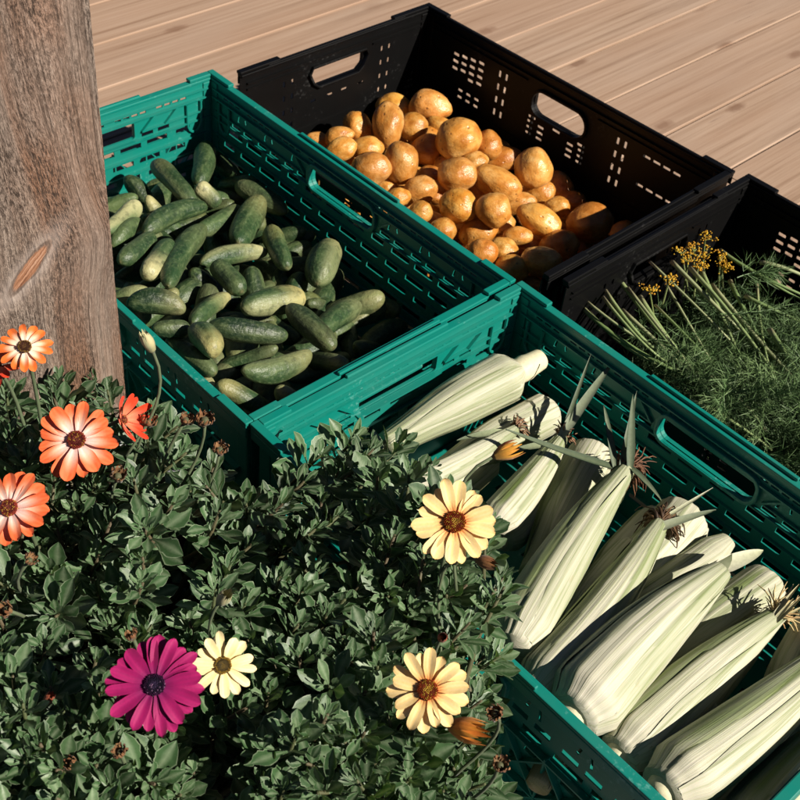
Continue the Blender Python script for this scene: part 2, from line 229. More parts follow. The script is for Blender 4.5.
DILL_STEMS = [
 ((0.2061, 1.2119, 0.1509), (0.281, 1.1293, 0.1509), (0.3981, 1.0934, 0.1309)),
 ((0.2358, 1.2088, 0.1661), (0.2778, 1.1335, 0.1661), (0.3158, 1.1229, 0.1461)),
 ((0.256, 1.2736, 0.156), (0.2958, 1.1873, 0.156), (0.3475, 1.1218, 0.136)),
 ((0.2698, 1.2392, 0.162), (0.3106, 1.154, 0.162), (0.359, 1.0939, 0.142)),
 ((0.2881, 1.2407, 0.1491), (0.3119, 1.1792, 0.1491), (0.3485, 1.1408, 0.1291)),
 ((0.323, 1.2766, 0.1494), (0.3483, 1.1956, 0.1494), (0.3796, 1.1425, 0.1294)),
 ((0.3517, 1.2884, 0.1694), (0.3989, 1.191, 0.1694), (0.4506, 1.1026, 0.1494)),
 ((0.3729, 1.3115, 0.1519), (0.3849, 1.2501, 0.1519), (0.4091, 1.1889, 0.1319)),
 ((0.4113, 1.3008, 0.1477), (0.4212, 1.2522, 0.1477), (0.4436, 1.22, 0.1277)),
 ((0.4502, 1.3117, 0.142), (0.4421, 1.1833, 0.142), (0.4578, 1.1282, 0.122)),
 ((0.4233, 1.2593, 0.1572), (0.459, 1.2376, 0.1572), (0.5133, 1.2401, 0.1372)),
 ((0.4286, 1.3403, 0.1505), (0.47, 1.3005, 0.1505), (0.5244, 1.294, 0.1305)),
 ((0.3019, 1.3003, 0.1625), (0.3481, 1.2295, 0.1625), (0.3993, 1.1843, 0.1425)),
 ((0.3301, 1.3014, 0.1661), (0.3617, 1.2482, 0.1661), (0.4131, 1.2023, 0.1461)),
 ((0.2395, 1.2267, 0.1638), (0.2734, 1.1542, 0.1638), (0.308, 1.1426, 0.1438)),
 ((0.2236, 1.2034, 0.1444), (0.2825, 1.1298, 0.1444), (0.3618, 1.1374, 0.1244)),
 ((0.3531, 1.1099, 0.1476), (0.3914, 1.0761, 0.1476), (0.4293, 1.0405, 0.1276)),
 ((0.3986, 1.3453, 0.1638), (0.4462, 1.2999, 0.1638), (0.523, 1.2876, 0.1438)),
 ((0.2614, 1.2, 0.1563), (0.3138, 1.1293, 0.1563), (0.3767, 1.0768, 0.1363)),
 ((0.2139, 1.2039, 0.1618), (0.2616, 1.1544, 0.1618), (0.3112, 1.1456, 0.1418)),
 ((0.4498, 1.3281, 0.1645), (0.4882, 1.3184, 0.1645), (0.5351, 1.3213, 0.1445)),
 ((0.3344, 1.052, 0.1525), (0.3783, 1.0262, 0.1525), (0.4301, 1.0062, 0.1325)),
 ((0.3047, 1.2204, 0.1548), (0.3543, 1.1424, 0.1548), (0.4079, 1.084, 0.1348)),
 ((0.3869, 1.29, 0.1457), (0.4262, 1.2053, 0.1457), (0.4848, 1.1347, 0.1257)),
 ((0.4407, 1.1793, 0.1697), (0.4574, 1.1263, 0.1697), (0.4868, 1.0824, 0.1497)),
]
DILL_UMBELS = [
(0.3519, 1.3073, 0.165),(0.3621, 1.3315, 0.165),(0.373, 1.3204, 0.165),(0.395, 1.3162, 0.165),(0.3454, 1.3236, 0.165),(0.3798, 1.3625, 0.165),(0.3641, 1.2967, 0.165),
(0.2968, 1.2325, 0.165),(0.3958, 1.2989, 0.165),(0.3212, 1.2519, 0.165),
]
FLOWERS = [
 ('orange', (-0.313, 0.7318, 0.4047), 0.0223),
 ('orange_back', (-0.3415, 0.7335, 0.3773), 0.0219),
 ('orange2', (-0.2583, 0.6763, 0.3603), 0.0335),
 ('red', (-0.2305, 0.7115, 0.3539), 0.0219),
 ('orange3', (-0.2873, 0.5954, 0.3619), 0.0307),
 ('magenta', (-0.1377, 0.4407, 0.3872), 0.0331),
 ('small', (-0.0982, 0.4704, 0.375), 0.0226),
 ('yellow', (0.0517, 0.597, 0.4073), 0.032),
 ('yellow2', (0.044, 0.4763, 0.3666), 0.0285),
]
BUDS = [
 ('brown', (0.0777, 0.5982, 0.3649), 0.0069),
 ('amber', (0.0831, 0.6694, 0.4113), 0.0071),
 ('reddish', (0.0515, 0.5255, 0.3606), 0.0051),
 ('dry', (0.0943, 0.4805, 0.3419), 0.0052),
 ('dry', (0.0988, 0.4397, 0.3424), 0.0051),
 ('pale', (-0.2105, 0.7411, 0.4145), 0.0074),
 ('pale', (-0.1132, 0.5429, 0.3499), 0.0074),
 ('dry', (-0.1611, 0.7174, 0.3601), 0.0069),
 ('dry', (-0.1426, 0.6875, 0.3575), 0.0061),
 ('dry', (-0.2107, 0.7197, 0.3481), 0.0063),
 ('dry', (-0.2236, 0.6658, 0.3345), 0.0061),
 ('dry', (-0.2717, 0.5244, 0.3302), 0.0055),
 ('dry', (-0.1904, 0.4105, 0.326), 0.0044),
 ('amber2', (0.0671, 0.4605, 0.3499), 0.009),
 ('dry', (-0.1591, 0.4188, 0.3348), 0.0044),
 ('dry', (-0.1685, 0.496, 0.3584), 0.0041),
 ('dry', (-0.177, 0.716, 0.3587), 0.0055),
 ('reddish', (-0.217, 0.4494, 0.338), 0.0049),
 ('dry', (-0.2643, 0.5634, 0.3425), 0.0044),
]
SHOOTS = [
(-0.3, 0.4941, 0.3104, 0),(-0.1518, 0.4625, 0.2993, 0),(-0.3373, 0.725, 0.3122, 0),(-0.0444, 0.3841, 0.3078, 0),(-0.2764, 0.5209, 0.3231, 0),(0.0678, 0.4485, 0.2841, 0),
(-0.0749, 0.386, 0.3194, 0),(-0.0523, 0.5222, 0.3255, 0),(-0.2278, 0.3673, 0.2975, 0),(-0.2171, 0.5686, 0.3031, 0),(-0.1035, 0.3818, 0.313, 0),(-0.1761, 0.7168, 0.3205, 0),
(-0.0382, 0.6918, 0.2933, 0),(-0.0221, 0.459, 0.3527, 0),(-0.1911, 0.4198, 0.3256, 0),(-0.1718, 0.499, 0.2926, 0),(0.0296, 0.5297, 0.3203, 0),(-0.2522, 0.3653, 0.3108, 0),
(-0.3224, 0.5726, 0.2994, 0),(-0.2785, 0.717, 0.3288, 0),(-0.2836, 0.4385, 0.3116, 0),(-0.1066, 0.4755, 0.2882, 0),(-0.1863, 0.3709, 0.2868, 0),(0.0851, 0.5063, 0.2648, 0),
(-0.1179, 0.6079, 0.3144, 0),(-0.1704, 0.4486, 0.3036, 0),(-0.1404, 0.3647, 0.3259, 0),(0.045, 0.4155, 0.3109, 0),(-0.231, 0.4403, 0.348, 0),(-0.2374, 0.53, 0.3213, 0),
(0.0014, 0.5505, 0.328, 0),(-0.122, 0.5638, 0.3364, 0),(-0.1603, 0.5187, 0.2997, 0),(-0.1941, 0.3832, 0.3301, 0),(-0.3019, 0.5171, 0.3073, 0),(0.0813, 0.6408, 0.347, 0),
(-0.0234, 0.4074, 0.3335, 0),(-0.314, 0.6146, 0.2925, 0),(0.0554, 0.5932, 0.3246, 0),(0.0159, 0.7311, 0.3147, 0),(-0.0067, 0.6481, 0.311, 0),(-0.2192, 0.4624, 0.3366, 0),
(-0.2731, 0.5697, 0.2906, 0),(-0.2229, 0.7881, 0.2891, 0),(-0.1421, 0.552, 0.3115, 0),(-0.0273, 0.4013, 0.3109, 0),(-0.1248, 0.3936, 0.3075, 0),(0.0643, 0.555, 0.2705, 0),
(-0.1528, 0.6694, 0.3341, 0),(-0.1162, 0.4104, 0.3029, 0),(-0.2633, 0.5855, 0.3035, 0),(-0.1195, 0.6776, 0.3095, 0),(-0.1879, 0.6045, 0.3475, 0),(-0.1763, 0.559, 0.3397, 0),
(-0.2215, 0.6383, 0.316, 0),(-0.3103, 0.7321, 0.3085, 0),(0.0577, 0.3954, 0.313, 0),(-0.2129, 0.7219, 0.325, 0),(-0.3116, 0.6672, 0.3033, 0),(-0.3097, 0.7672, 0.325, 0),
(-0.0341, 0.7457, 0.2914, 0),(0.0301, 0.5899, 0.3072, 0),(-0.2594, 0.6491, 0.3095, 0),(-0.1374, 0.538, 0.2989, 0),(-0.3437, 0.6418, 0.3117, 0),(0.0156, 0.4481, 0.3136, 0),
(0.11, 0.5924, 0.2562, 0),(-0.0098, 0.5237, 0.3246, 0),(-0.0411, 0.4424, 0.3479, 0),(-0.215, 0.3829, 0.3068, 0),(-0.2249, 0.6073, 0.3051, 0),(-0.1667, 0.5449, 0.3096, 0),
(0.1003, 0.4726, 0.2587, 0),(-0.1687, 0.3744, 0.3245, 0),(0.0078, 0.5162, 0.3289, 0),(0.041, 0.446, 0.3012, 0),(-0.3944, 0.7535, 0.3013, 0),(-0.2464, 0.7125, 0.3047, 0),
(-0.2143, 0.6751, 0.3256, 0),(-0.2094, 0.3692, 0.3005, 0),(-0.2837, 0.6272, 0.2812, 0),(0.0401, 0.4644, 0.3085, 0),(-0.1886, 0.4746, 0.324, 0),(-0.0868, 0.6842, 0.306, 0),
(0.0546, 0.6536, 0.3345, 0),(-0.1349, 0.4398, 0.298, 0),(-0.0334, 0.525, 0.3229, 0),(-0.0576, 0.4045, 0.3069, 0),(-0.0006, 0.4057, 0.3137, 0),(-0.0993, 0.5143, 0.3161, 0),
(0.0344, 0.658, 0.3269, 0),(0.0667, 0.5313, 0.2563, 0),(-0.0733, 0.7201, 0.2986, 0),(0.0963, 0.5507, 0.2511, 0),(-0.206, 0.4415, 0.3409, 0),(0.0042, 0.4574, 0.3339, 0),
(-0.1057, 0.6401, 0.3019, 0),(-0.2478, 0.7536, 0.3015, 0),(-0.2523, 0.4048, 0.3317, 0),(-0.0226, 0.5894, 0.311, 0),(-0.1351, 0.6499, 0.3283, 0),(0.0173, 0.4786, 0.33, 0),
(0.0292, 0.3981, 0.3045, 0),(-0.3314, 0.6121, 0.3049, 0),(-0.0449, 0.4102, 0.3275, 0),(-0.0663, 0.6326, 0.3031, 0),(-0.0355, 0.5714, 0.3127, 0),(-0.236, 0.501, 0.3298, 0),
(-0.1963, 0.4958, 0.3267, 0),(-0.3465, 0.7543, 0.3294, 0),(0.0722, 0.5776, 0.2837, 0),(-0.2948, 0.5636, 0.311, 0),(-0.1828, 0.5353, 0.2992, 0),(-0.1633, 0.3982, 0.3258, 0),
(-0.0558, 0.6721, 0.2936, 0),(0.0734, 0.6097, 0.3222, 0),(-0.0145, 0.4511, 0.3357, 0),(0.0192, 0.4044, 0.3221, 0),(-0.2867, 0.4559, 0.3154, 0),(0.0628, 0.6143, 0.3431, 0),
(-0.2133, 0.4166, 0.3388, 0),(-0.2394, 0.419, 0.3341, 0),(-0.1743, 0.4163, 0.3214, 0),(-0.2475, 0.4671, 0.3387, 0),(0.0203, 0.56, 0.3063, 0),(0.0214, 0.4333, 0.3077, 0),
(0.0061, 0.6992, 0.3154, 0),(-0.0694, 0.49, 0.3192, 0),(0.0866, 0.4392, 0.2814, 0),(-0.0635, 0.4205, 0.3205, 0),(-0.2657, 0.4966, 0.3236, 0),(-0.1478, 0.5144, 0.2848, 0),
(-0.363, 0.6893, 0.3038, 0),(0.0342, 0.6245, 0.3356, 0),(0.0464, 0.7012, 0.3226, 0),(-0.2727, 0.6391, 0.2929, 0),(-0.0466, 0.6254, 0.2966, 0),(-0.2484, 0.6807, 0.3066, 0),
(-0.2846, 0.6844, 0.3048, 0),(-0.0992, 0.5666, 0.3204, 0),(0.0114, 0.4045, 0.2904, 0),(-0.1171, 0.5194, 0.2897, 0),(-0.0107, 0.6096, 0.309, 0),(-0.3898, 0.7677, 0.3202, 0),
(-0.1707, 0.6412, 0.3405, 0),(-0.1864, 0.5936, 0.326, 0),(-0.0668, 0.4376, 0.3271, 0),(0.0905, 0.6026, 0.3117, 0),(-0.1853, 0.3742, 0.3175, 0),(-0.0553, 0.5595, 0.3136, 0),
(-0.0774, 0.6071, 0.3074, 0),(-0.0576, 0.7118, 0.2854, 0),(-0.2016, 0.5395, 0.3085, 0),(-0.1333, 0.4084, 0.3163, 0),(0.0471, 0.5118, 0.3066, 0),(-0.2691, 0.7962, 0.3063, 0),
(-0.3643, 0.7382, 0.3091, 0),(0.0013, 0.4258, 0.3259, 0),(-0.1969, 0.3979, 0.3384, 0),(0.01, 0.5946, 0.312, 0),(-0.2483, 0.4342, 0.3379, 0),(-0.0608, 0.3754, 0.3139, 0),
(0.0738, 0.4836, 0.2569, 0),(0.0897, 0.4087, 0.2878, 0),(-0.0229, 0.5472, 0.3192, 0),(-0.2195, 0.401, 0.3384, 0),(-0.0343, 0.4309, 0.3286, 0),(0.0014, 0.4961, 0.3278, 0),
(-0.0253, 0.4871, 0.3402, 0),(0.0488, 0.5523, 0.2997, 0),(0.0099, 0.653, 0.3231, 0),(-0.2653, 0.4019, 0.3018, 0),(-0.1132, 0.4365, 0.2901, 0),(-0.0578, 0.5949, 0.3051, 0),
(-0.1847, 0.4422, 0.316, 0),(-0.298, 0.6405, 0.2901, 0),(-0.3719, 0.7077, 0.3146, 0),(-0.0635, 0.7582, 0.2942, 0),(-0.0119, 0.7269, 0.3128, 0),(-0.3541, 0.7111, 0.3061, 0),
(-0.24, 0.5725, 0.308, 0),(-0.1432, 0.385, 0.3244, 0),(-0.3097, 0.6979, 0.3117, 0),(-0.1957, 0.5582, 0.3116, 0),(-0.0946, 0.5407, 0.3076, 0),(0.0677, 0.6746, 0.3417, 0),
(-0.1543, 0.4286, 0.2964, 0),(-0.0167, 0.7677, 0.3017, 0),(-0.2882, 0.662, 0.2984, 0),(-0.0118, 0.6958, 0.3037, 0),(0.1017, 0.6086, 0.3285, 0),(0.0278, 0.6833, 0.327, 0),
(-0.1334, 0.4672, 0.2916, 0),(-0.1728, 0.4729, 0.3028, 0),(0.0763, 0.5724, 0.3228, 0),(-0.2275, 0.3743, 0.3174, 0),(-0.0732, 0.5296, 0.3143, 0),(-0.1176, 0.5369, 0.3134, 0),
(-0.1974, 0.7721, 0.294, 0),(-0.2431, 0.3888, 0.315, 0),(-0.0812, 0.4765, 0.3169, 0),(0.0366, 0.488, 0.3128, 0),(-0.3352, 0.6739, 0.2986, 0),(0.0206, 0.6183, 0.3098, 0),
(-0.1234, 0.4976, 0.2793, 0),(0.0728, 0.4703, 0.2444, 1),(0.0374, 0.6803, 0.2776, 1),(0.1003, 0.5916, 0.2068, 1),(0.0398, 0.7879, 0.2652, 1),(-0.1033, 0.7046, 0.2684, 1),
(-0.3547, 0.7821, 0.2823, 1),(-0.2585, 0.4079, 0.2743, 1),(0.0227, 0.5732, 0.2602, 1),(-0.1564, 0.3928, 0.2767, 1),(-0.0546, 0.4651, 0.2768, 1),(-0.0692, 0.5182, 0.2863, 1),
(-0.1507, 0.4786, 0.2577, 1),(-0.0868, 0.667, 0.2661, 1),(-0.219, 0.4144, 0.2808, 1),(-0.0265, 0.5097, 0.2866, 1),(-0.0083, 0.7337, 0.258, 1),(-0.201, 0.5405, 0.2668, 1),
(0.0555, 0.5455, 0.2571, 1),(-0.1748, 0.4304, 0.26, 1),(-0.3402, 0.6696, 0.2547, 1),(-0.3924, 0.8238, 0.2718, 1),(-0.3062, 0.5428, 0.2721, 1),(-0.2376, 0.83, 0.2519, 1),
(0.0578, 0.4844, 0.261, 1),(0.0456, 0.4279, 0.2722, 1),(-0.2761, 0.5069, 0.2841, 1),(-0.0747, 0.6306, 0.2673, 1),(0.0725, 0.6433, 0.2766, 1),(-0.3178, 0.7589, 0.263, 1),
(-0.0195, 0.441, 0.2697, 1),(-0.0025, 0.4651, 0.2951, 1),(-0.0467, 0.7333, 0.2495, 1),(-0.386, 0.7077, 0.2648, 1),(0.0917, 0.4293, 0.2498, 1),(-0.1214, 0.4135, 0.2792, 1),
(-0.1809, 0.477, 0.2528, 1),(0.1025, 0.5644, 0.2013, 1),(-0.0954, 0.5333, 0.2759, 1),(0.0023, 0.4452, 0.28, 1),(-0.1574, 0.5455, 0.2701, 1),(-0.399, 0.776, 0.2616, 1),
(-0.0117, 0.6783, 0.2555, 1),(-0.3538, 0.72, 0.2482, 1),(-0.2182, 0.5004, 0.2727, 1),(-0.1062, 0.6252, 0.2763, 1),(0.0317, 0.4664, 0.2699, 1),(-0.0721, 0.7554, 0.256, 1),
(0.0339, 0.625, 0.285, 1),(-0.2758, 0.4466, 0.2751, 1),(-0.2427, 0.7586, 0.2633, 1),(-0.1952, 0.6021, 0.2685, 1),(-0.0029, 0.4969, 0.295, 1),(-0.1945, 0.4329, 0.2833, 1),
(-0.0319, 0.6052, 0.2728, 1),(-0.3675, 0.6461, 0.2585, 1),(-0.1147, 0.5992, 0.2592, 1),(-0.0338, 0.5755, 0.2702, 1),(-0.0472, 0.7848, 0.2554, 1),(-0.0883, 0.4846, 0.2641, 1),
(-0.2603, 0.6592, 0.2613, 1),(0.0541, 0.7312, 0.2848, 1),(-0.1736, 0.7053, 0.2849, 1),(-0.1141, 0.5009, 0.2499, 1),(0.0096, 0.4176, 0.2586, 1),(-0.2405, 0.4619, 0.28, 1),
(-0.2336, 0.6845, 0.286, 1),(-0.2815, 0.5937, 0.2604, 1),(-0.2208, 0.5888, 0.272, 1),(-0.1036, 0.392, 0.2826, 1),(-0.3281, 0.5347, 0.2536, 1),(0.0644, 0.682, 0.3005, 1),
(-0.2452, 0.4313, 0.2928, 1),(-0.078, 0.4048, 0.2652, 1),(-0.2773, 0.7258, 0.2655, 1),(-0.3261, 0.5732, 0.268, 1),(-0.2967, 0.6855, 0.264, 1),(-0.0136, 0.6326, 0.267, 1),
(-0.0653, 0.4312, 0.276, 1),(-0.2027, 0.6369, 0.2783, 1),(0.0918, 0.6138, 0.2819, 1),(-0.013, 0.7855, 0.2638, 1),(-0.2625, 0.4585, 0.2958, 1),(-0.1791, 0.3935, 0.2735, 1),
(-0.2818, 0.4236, 0.2688, 1),(0.0956, 0.7095, 0.2843, 1),(-0.1592, 0.5174, 0.2469, 1),(0.0038, 0.5452, 0.2699, 1),(-0.1204, 0.661, 0.2843, 1),(-0.2591, 0.3778, 0.2671, 1),
(-0.1125, 0.5584, 0.2732, 1),(-0.0658, 0.5673, 0.267, 1),(-0.215, 0.3859, 0.2539, 1),(-0.0663, 0.5899, 0.2779, 1),(-0.2896, 0.7905, 0.2774, 1),(0.0272, 0.5321, 0.2785, 1),
(-0.3088, 0.8712, 0.2492, 1),(-0.3279, 0.6329, 0.2577, 1),(-0.2382, 0.6131, 0.276, 1),(-0.0333, 0.4762, 0.2999, 1),(-0.2521, 0.5002, 0.277, 1),(0.0386, 0.4996, 0.2728, 1),
(-0.037, 0.4278, 0.2576, 1),(-0.1365, 0.4494, 0.2676, 1),(0.0665, 0.6025, 0.2312, 1),(-0.3523, 0.6104, 0.261, 1),(-0.1614, 0.7509, 0.2713, 1),(-0.2009, 0.7445, 0.2805, 1),
(0.0928, 0.5222, 0.2226, 1),(-0.1388, 0.5732, 0.2693, 1),(-0.1448, 0.7145, 0.2662, 1),(-0.4342, 0.8396, 0.2556, 1),(-0.2489, 0.575, 0.2704, 1),(-0.1992, 0.6646, 0.2876, 1),
(-0.2418, 0.3919, 0.2492, 1),(-0.1846, 0.5254, 0.2531, 1),(-0.2768, 0.5533, 0.2716, 1),(-0.2015, 0.4707, 0.2764, 1),(0.0228, 0.7275, 0.2735, 1),(-0.1809, 0.5713, 0.2704, 1),
(-0.3402, 0.7354, 0.2737, 1),(0.0746, 0.5428, 0.2184, 1),(0.0475, 0.5954, 0.2811, 1),(-0.2923, 0.6388, 0.2466, 1),(0.1044, 0.4791, 0.2276, 1),(-0.3271, 0.8301, 0.2785, 1),
(-0.0348, 0.8222, 0.2603, 1),(-0.3136, 0.5999, 0.2526, 1),(-0.1342, 0.537, 0.2449, 1),(-0.0088, 0.5753, 0.2786, 1),(0.1079, 0.659, 0.2789, 1),(0.022, 0.4394, 0.2618, 1),
(0.1038, 0.6138, 0.2303, 1),(-0.0196, 0.4196, 0.242, 1),(0.0337, 0.4149, 0.2522, 1),(0.0097, 0.814, 0.2662, 1),(-0.1966, 0.5097, 0.2139, 2),(-0.109, 0.736, 0.2075, 2),
(-0.3759, 0.7851, 0.2079, 2),(-0.1938, 0.5937, 0.2155, 2),(-0.0869, 0.4851, 0.2155, 2),(-0.009, 0.4524, 0.2028, 2),(-0.2881, 0.4044, 0.2064, 2),(-0.3101, 0.6096, 0.2112, 2),
(-0.0671, 0.4489, 0.198, 2),(-0.1659, 0.6789, 0.2248, 2),(0.0739, 0.6129, 0.1702, 2),(0.0447, 0.4574, 0.1943, 2),(-0.2366, 0.7304, 0.2156, 2),(0.0697, 0.6384, 0.2117, 2),
(-0.1639, 0.4979, 0.199, 2),(-0.0262, 0.4817, 0.2297, 2),(-0.2868, 0.8235, 0.2019, 2),(-0.3277, 0.7432, 0.207, 2),(-0.3843, 0.719, 0.1931, 2),(-0.1519, 0.4359, 0.2091, 2),
(-0.0577, 0.5072, 0.2242, 2),(-0.1969, 0.8038, 0.2181, 2),(-0.0474, 0.857, 0.2069, 2),(-0.0012, 0.7741, 0.1931, 2),(0.0436, 0.6738, 0.2182, 2),(0.1278, 0.6423, 0.1464, 2),
(-0.2661, 0.5163, 0.2259, 2),(-0.1015, 0.4189, 0.2106, 2),(-0.2111, 0.4567, 0.2184, 2),(-0.1247, 0.4671, 0.2153, 2),(0.0453, 0.7484, 0.2286, 2),(0.0294, 0.5404, 0.2163, 2),
(-0.1839, 0.4302, 0.213, 2),(-0.1013, 0.5608, 0.1992, 2),(0.0598, 0.5027, 0.1957, 2),(-0.113, 0.6443, 0.2217, 2),(-0.3131, 0.6756, 0.1937, 2),(-0.3196, 0.5619, 0.2104, 2),
(-0.3344, 0.8353, 0.2243, 2),(-0.441, 0.8488, 0.2049, 2),(0.0847, 0.7336, 0.2153, 2),(-0.139, 0.5609, 0.2017, 2),(-0.2452, 0.6032, 0.2164, 2),(-0.2512, 0.6932, 0.1993, 2),
(-0.0371, 0.547, 0.2304, 2),(-0.2128, 0.6468, 0.2049, 2),(0.1093, 0.6903, 0.1994, 2),(-0.3084, 0.4734, 0.2066, 2),(0.0221, 0.6238, 0.2197, 2),(0.1142, 0.5316, 0.1702, 2),
]
CAM_LOC=(0,0,1.0862)
CAM_X=(0.9925, 0.0841, 0.0893)
CAM_Y=(-0.1226, 0.6803, 0.7226)
CAM_Z=(-0.0, -0.7281, 0.6855)
CAM_F=1.51239
CRATE_A=(-0.2378,1.2096,-0.74099)
CRATE_B=(0.2086,0.8023,-0.75177)
CRATE_C=(0.0602,1.5085,-0.72476)
CRATE_D=(0.5253,1.1075,-0.73184)
POST_LOC=(-0.2840,0.9024,0.0)
POST_ROT=-0.7410
POST_KNOT=(-0.0863,0.4015)
DECK_ORIGIN=(-0.0318,1.8572,0.0)
DECK_ROT=-0.7248
SUN_EL=R(37); SUN_AZ=R(-22); SUN_E=5.0; SKY=.05; EXPO=.66


# ------------------------------------------------------------------ helpers
def tag(o, label=None, cat=None, group=None, kind=None):
    if label: o['label'] = label
    if cat: o['category'] = cat
    if group: o['group'] = group
    if kind: o['kind'] = kind
    return o

def link(name, me, mat=None, parent=None, smooth=False):
    if mat is not None:
        for m in (mat if isinstance(mat, (list, tuple)) else [mat]):
            me.materials.append(m)
    if smooth:
        me.polygons.foreach_set('use_smooth', [True] * len(me.polygons))
    o = bpy.data.objects.new(name, me)
    col.objects.link(o)
    if parent: o.parent = parent
    return o

def empty(name, loc=(0, 0, 0), rz=0.0):
    o = bpy.data.objects.new(name, None)
    o.empty_display_size = 0.05
    o.location = loc
    o.rotation_euler = (0, 0, rz)
    col.objects.link(o)
    return o

class MB:
    """collects shapes into one mesh, with colours per vertex when wanted"""
    def __init__(s):
        s.v, s.f, s.c = [], [], []
    def add(s, vs, fs, cs=None):
        b = len(s.v)
        s.v.extend([tuple(p) for p in vs])
        s.f.extend([tuple(b + i for i in q) for q in fs])
        if cs is None: cs = [(1, 1, 1)] * len(vs)
        elif isinstance(cs, tuple): cs = [cs] * len(vs)
        s.c.extend(cs)
    def box(s, lo, hi, c=None, M=None):
        (a, b, d), (e, f, g) = lo, hi
        vs = [Vector(p) for p in ((a,b,d),(e,b,d),(e,f,d),(a,f,d),(a,b,g),(e,b,g),(e,f,g),(a,f,g))]
        if M is not None: vs = [M @ p for p in vs]
        s.add(vs, [(0,3,2,1),(4,5,6,7),(0,1,5,4),(1,2,6,5),(2,3,7,6),(3,0,4,7)], c)
    def tube(s, pts, rad, n=8, c=None, caps=True, cs=None):
        pts = [Vector(p) for p in pts]
        k = len(pts)
        if not isinstance(rad, (list, tuple)): rad = [rad] * k
        t0 = (pts[1] - pts[0]).normalized()
        up = Vector((0, 0, 1)) if abs(t0.z) < .9 else Vector((1, 0, 0))
        x = t0.cross(up).normalized()
        vs, fs, cc = [], [], []
        for i, p in enumerate(pts):
            t = (pts[min(i+1, k-1)] - pts[max(i-1, 0)]).normalized()
            x = (x - t * x.dot(t)).normalized()
            y = t.cross(x)
            for j in range(n):
                a = 2 * PI * j / n
                vs.append(p + (x * math.cos(a) + y * math.sin(a)) * rad[i])
                if cs: cc.append(cs[i])
        for i in range(k - 1):
            for j in range(n):
                fs.append((i*n+j, i*n+(j+1) % n, (i+1)*n+(j+1) % n, (i+1)*n+j))
        if caps:
            fs.append(tuple(range(n-1, -1, -1)))
            fs.append(tuple(range((k-1)*n, k*n)))
        s.add(vs, fs, cc if cs else c)
    def build(s, name, mat=None, parent=None, smooth=False, colours=False):
        me = bpy.data.meshes.new(name)
        me.from_pydata(s.v, [], s.f)
        if colours:
            at = me.color_attributes.new('Col', 'FLOAT_COLOR', 'POINT')
            flat = []
            for c in s.c: flat.extend((c[0], c[1], c[2], 1))
            at.data.foreach_set('color', flat)
        me.validate()
        return link(name, me, mat, parent, smooth)

def bevel(o, w, seg=2, ang=40):
    m = o.modifiers.new('bevel', 'BEVEL')
    m.width = w; m.segments = seg; m.limit_method = 'ANGLE'; m.angle_limit = R(ang)
    m.harden_normals = False
    return o

def frame(z, hint):
    z = z.normalized()
    x = (hint - z * hint.dot(z))
    if x.length < 1e-5: x = z.orthogonal()
    x.normalize()
    return x, z.cross(x), z

def basis(x, y, z, loc):
    M = Matrix.Identity(4)
    for i in range(3):
        M[i][0], M[i][1], M[i][2], M[i][3] = x[i], y[i], z[i], loc[i]
    return M

def mix(a, b, t):
    t = max(0, min(1, t))
    return tuple(a[i] + (b[i] - a[i]) * t for i in range(3))

def sstep(a, b, x):
    t = max(0, min(1, (x - a) / (b - a)))
    return t * t * (3 - 2 * t)

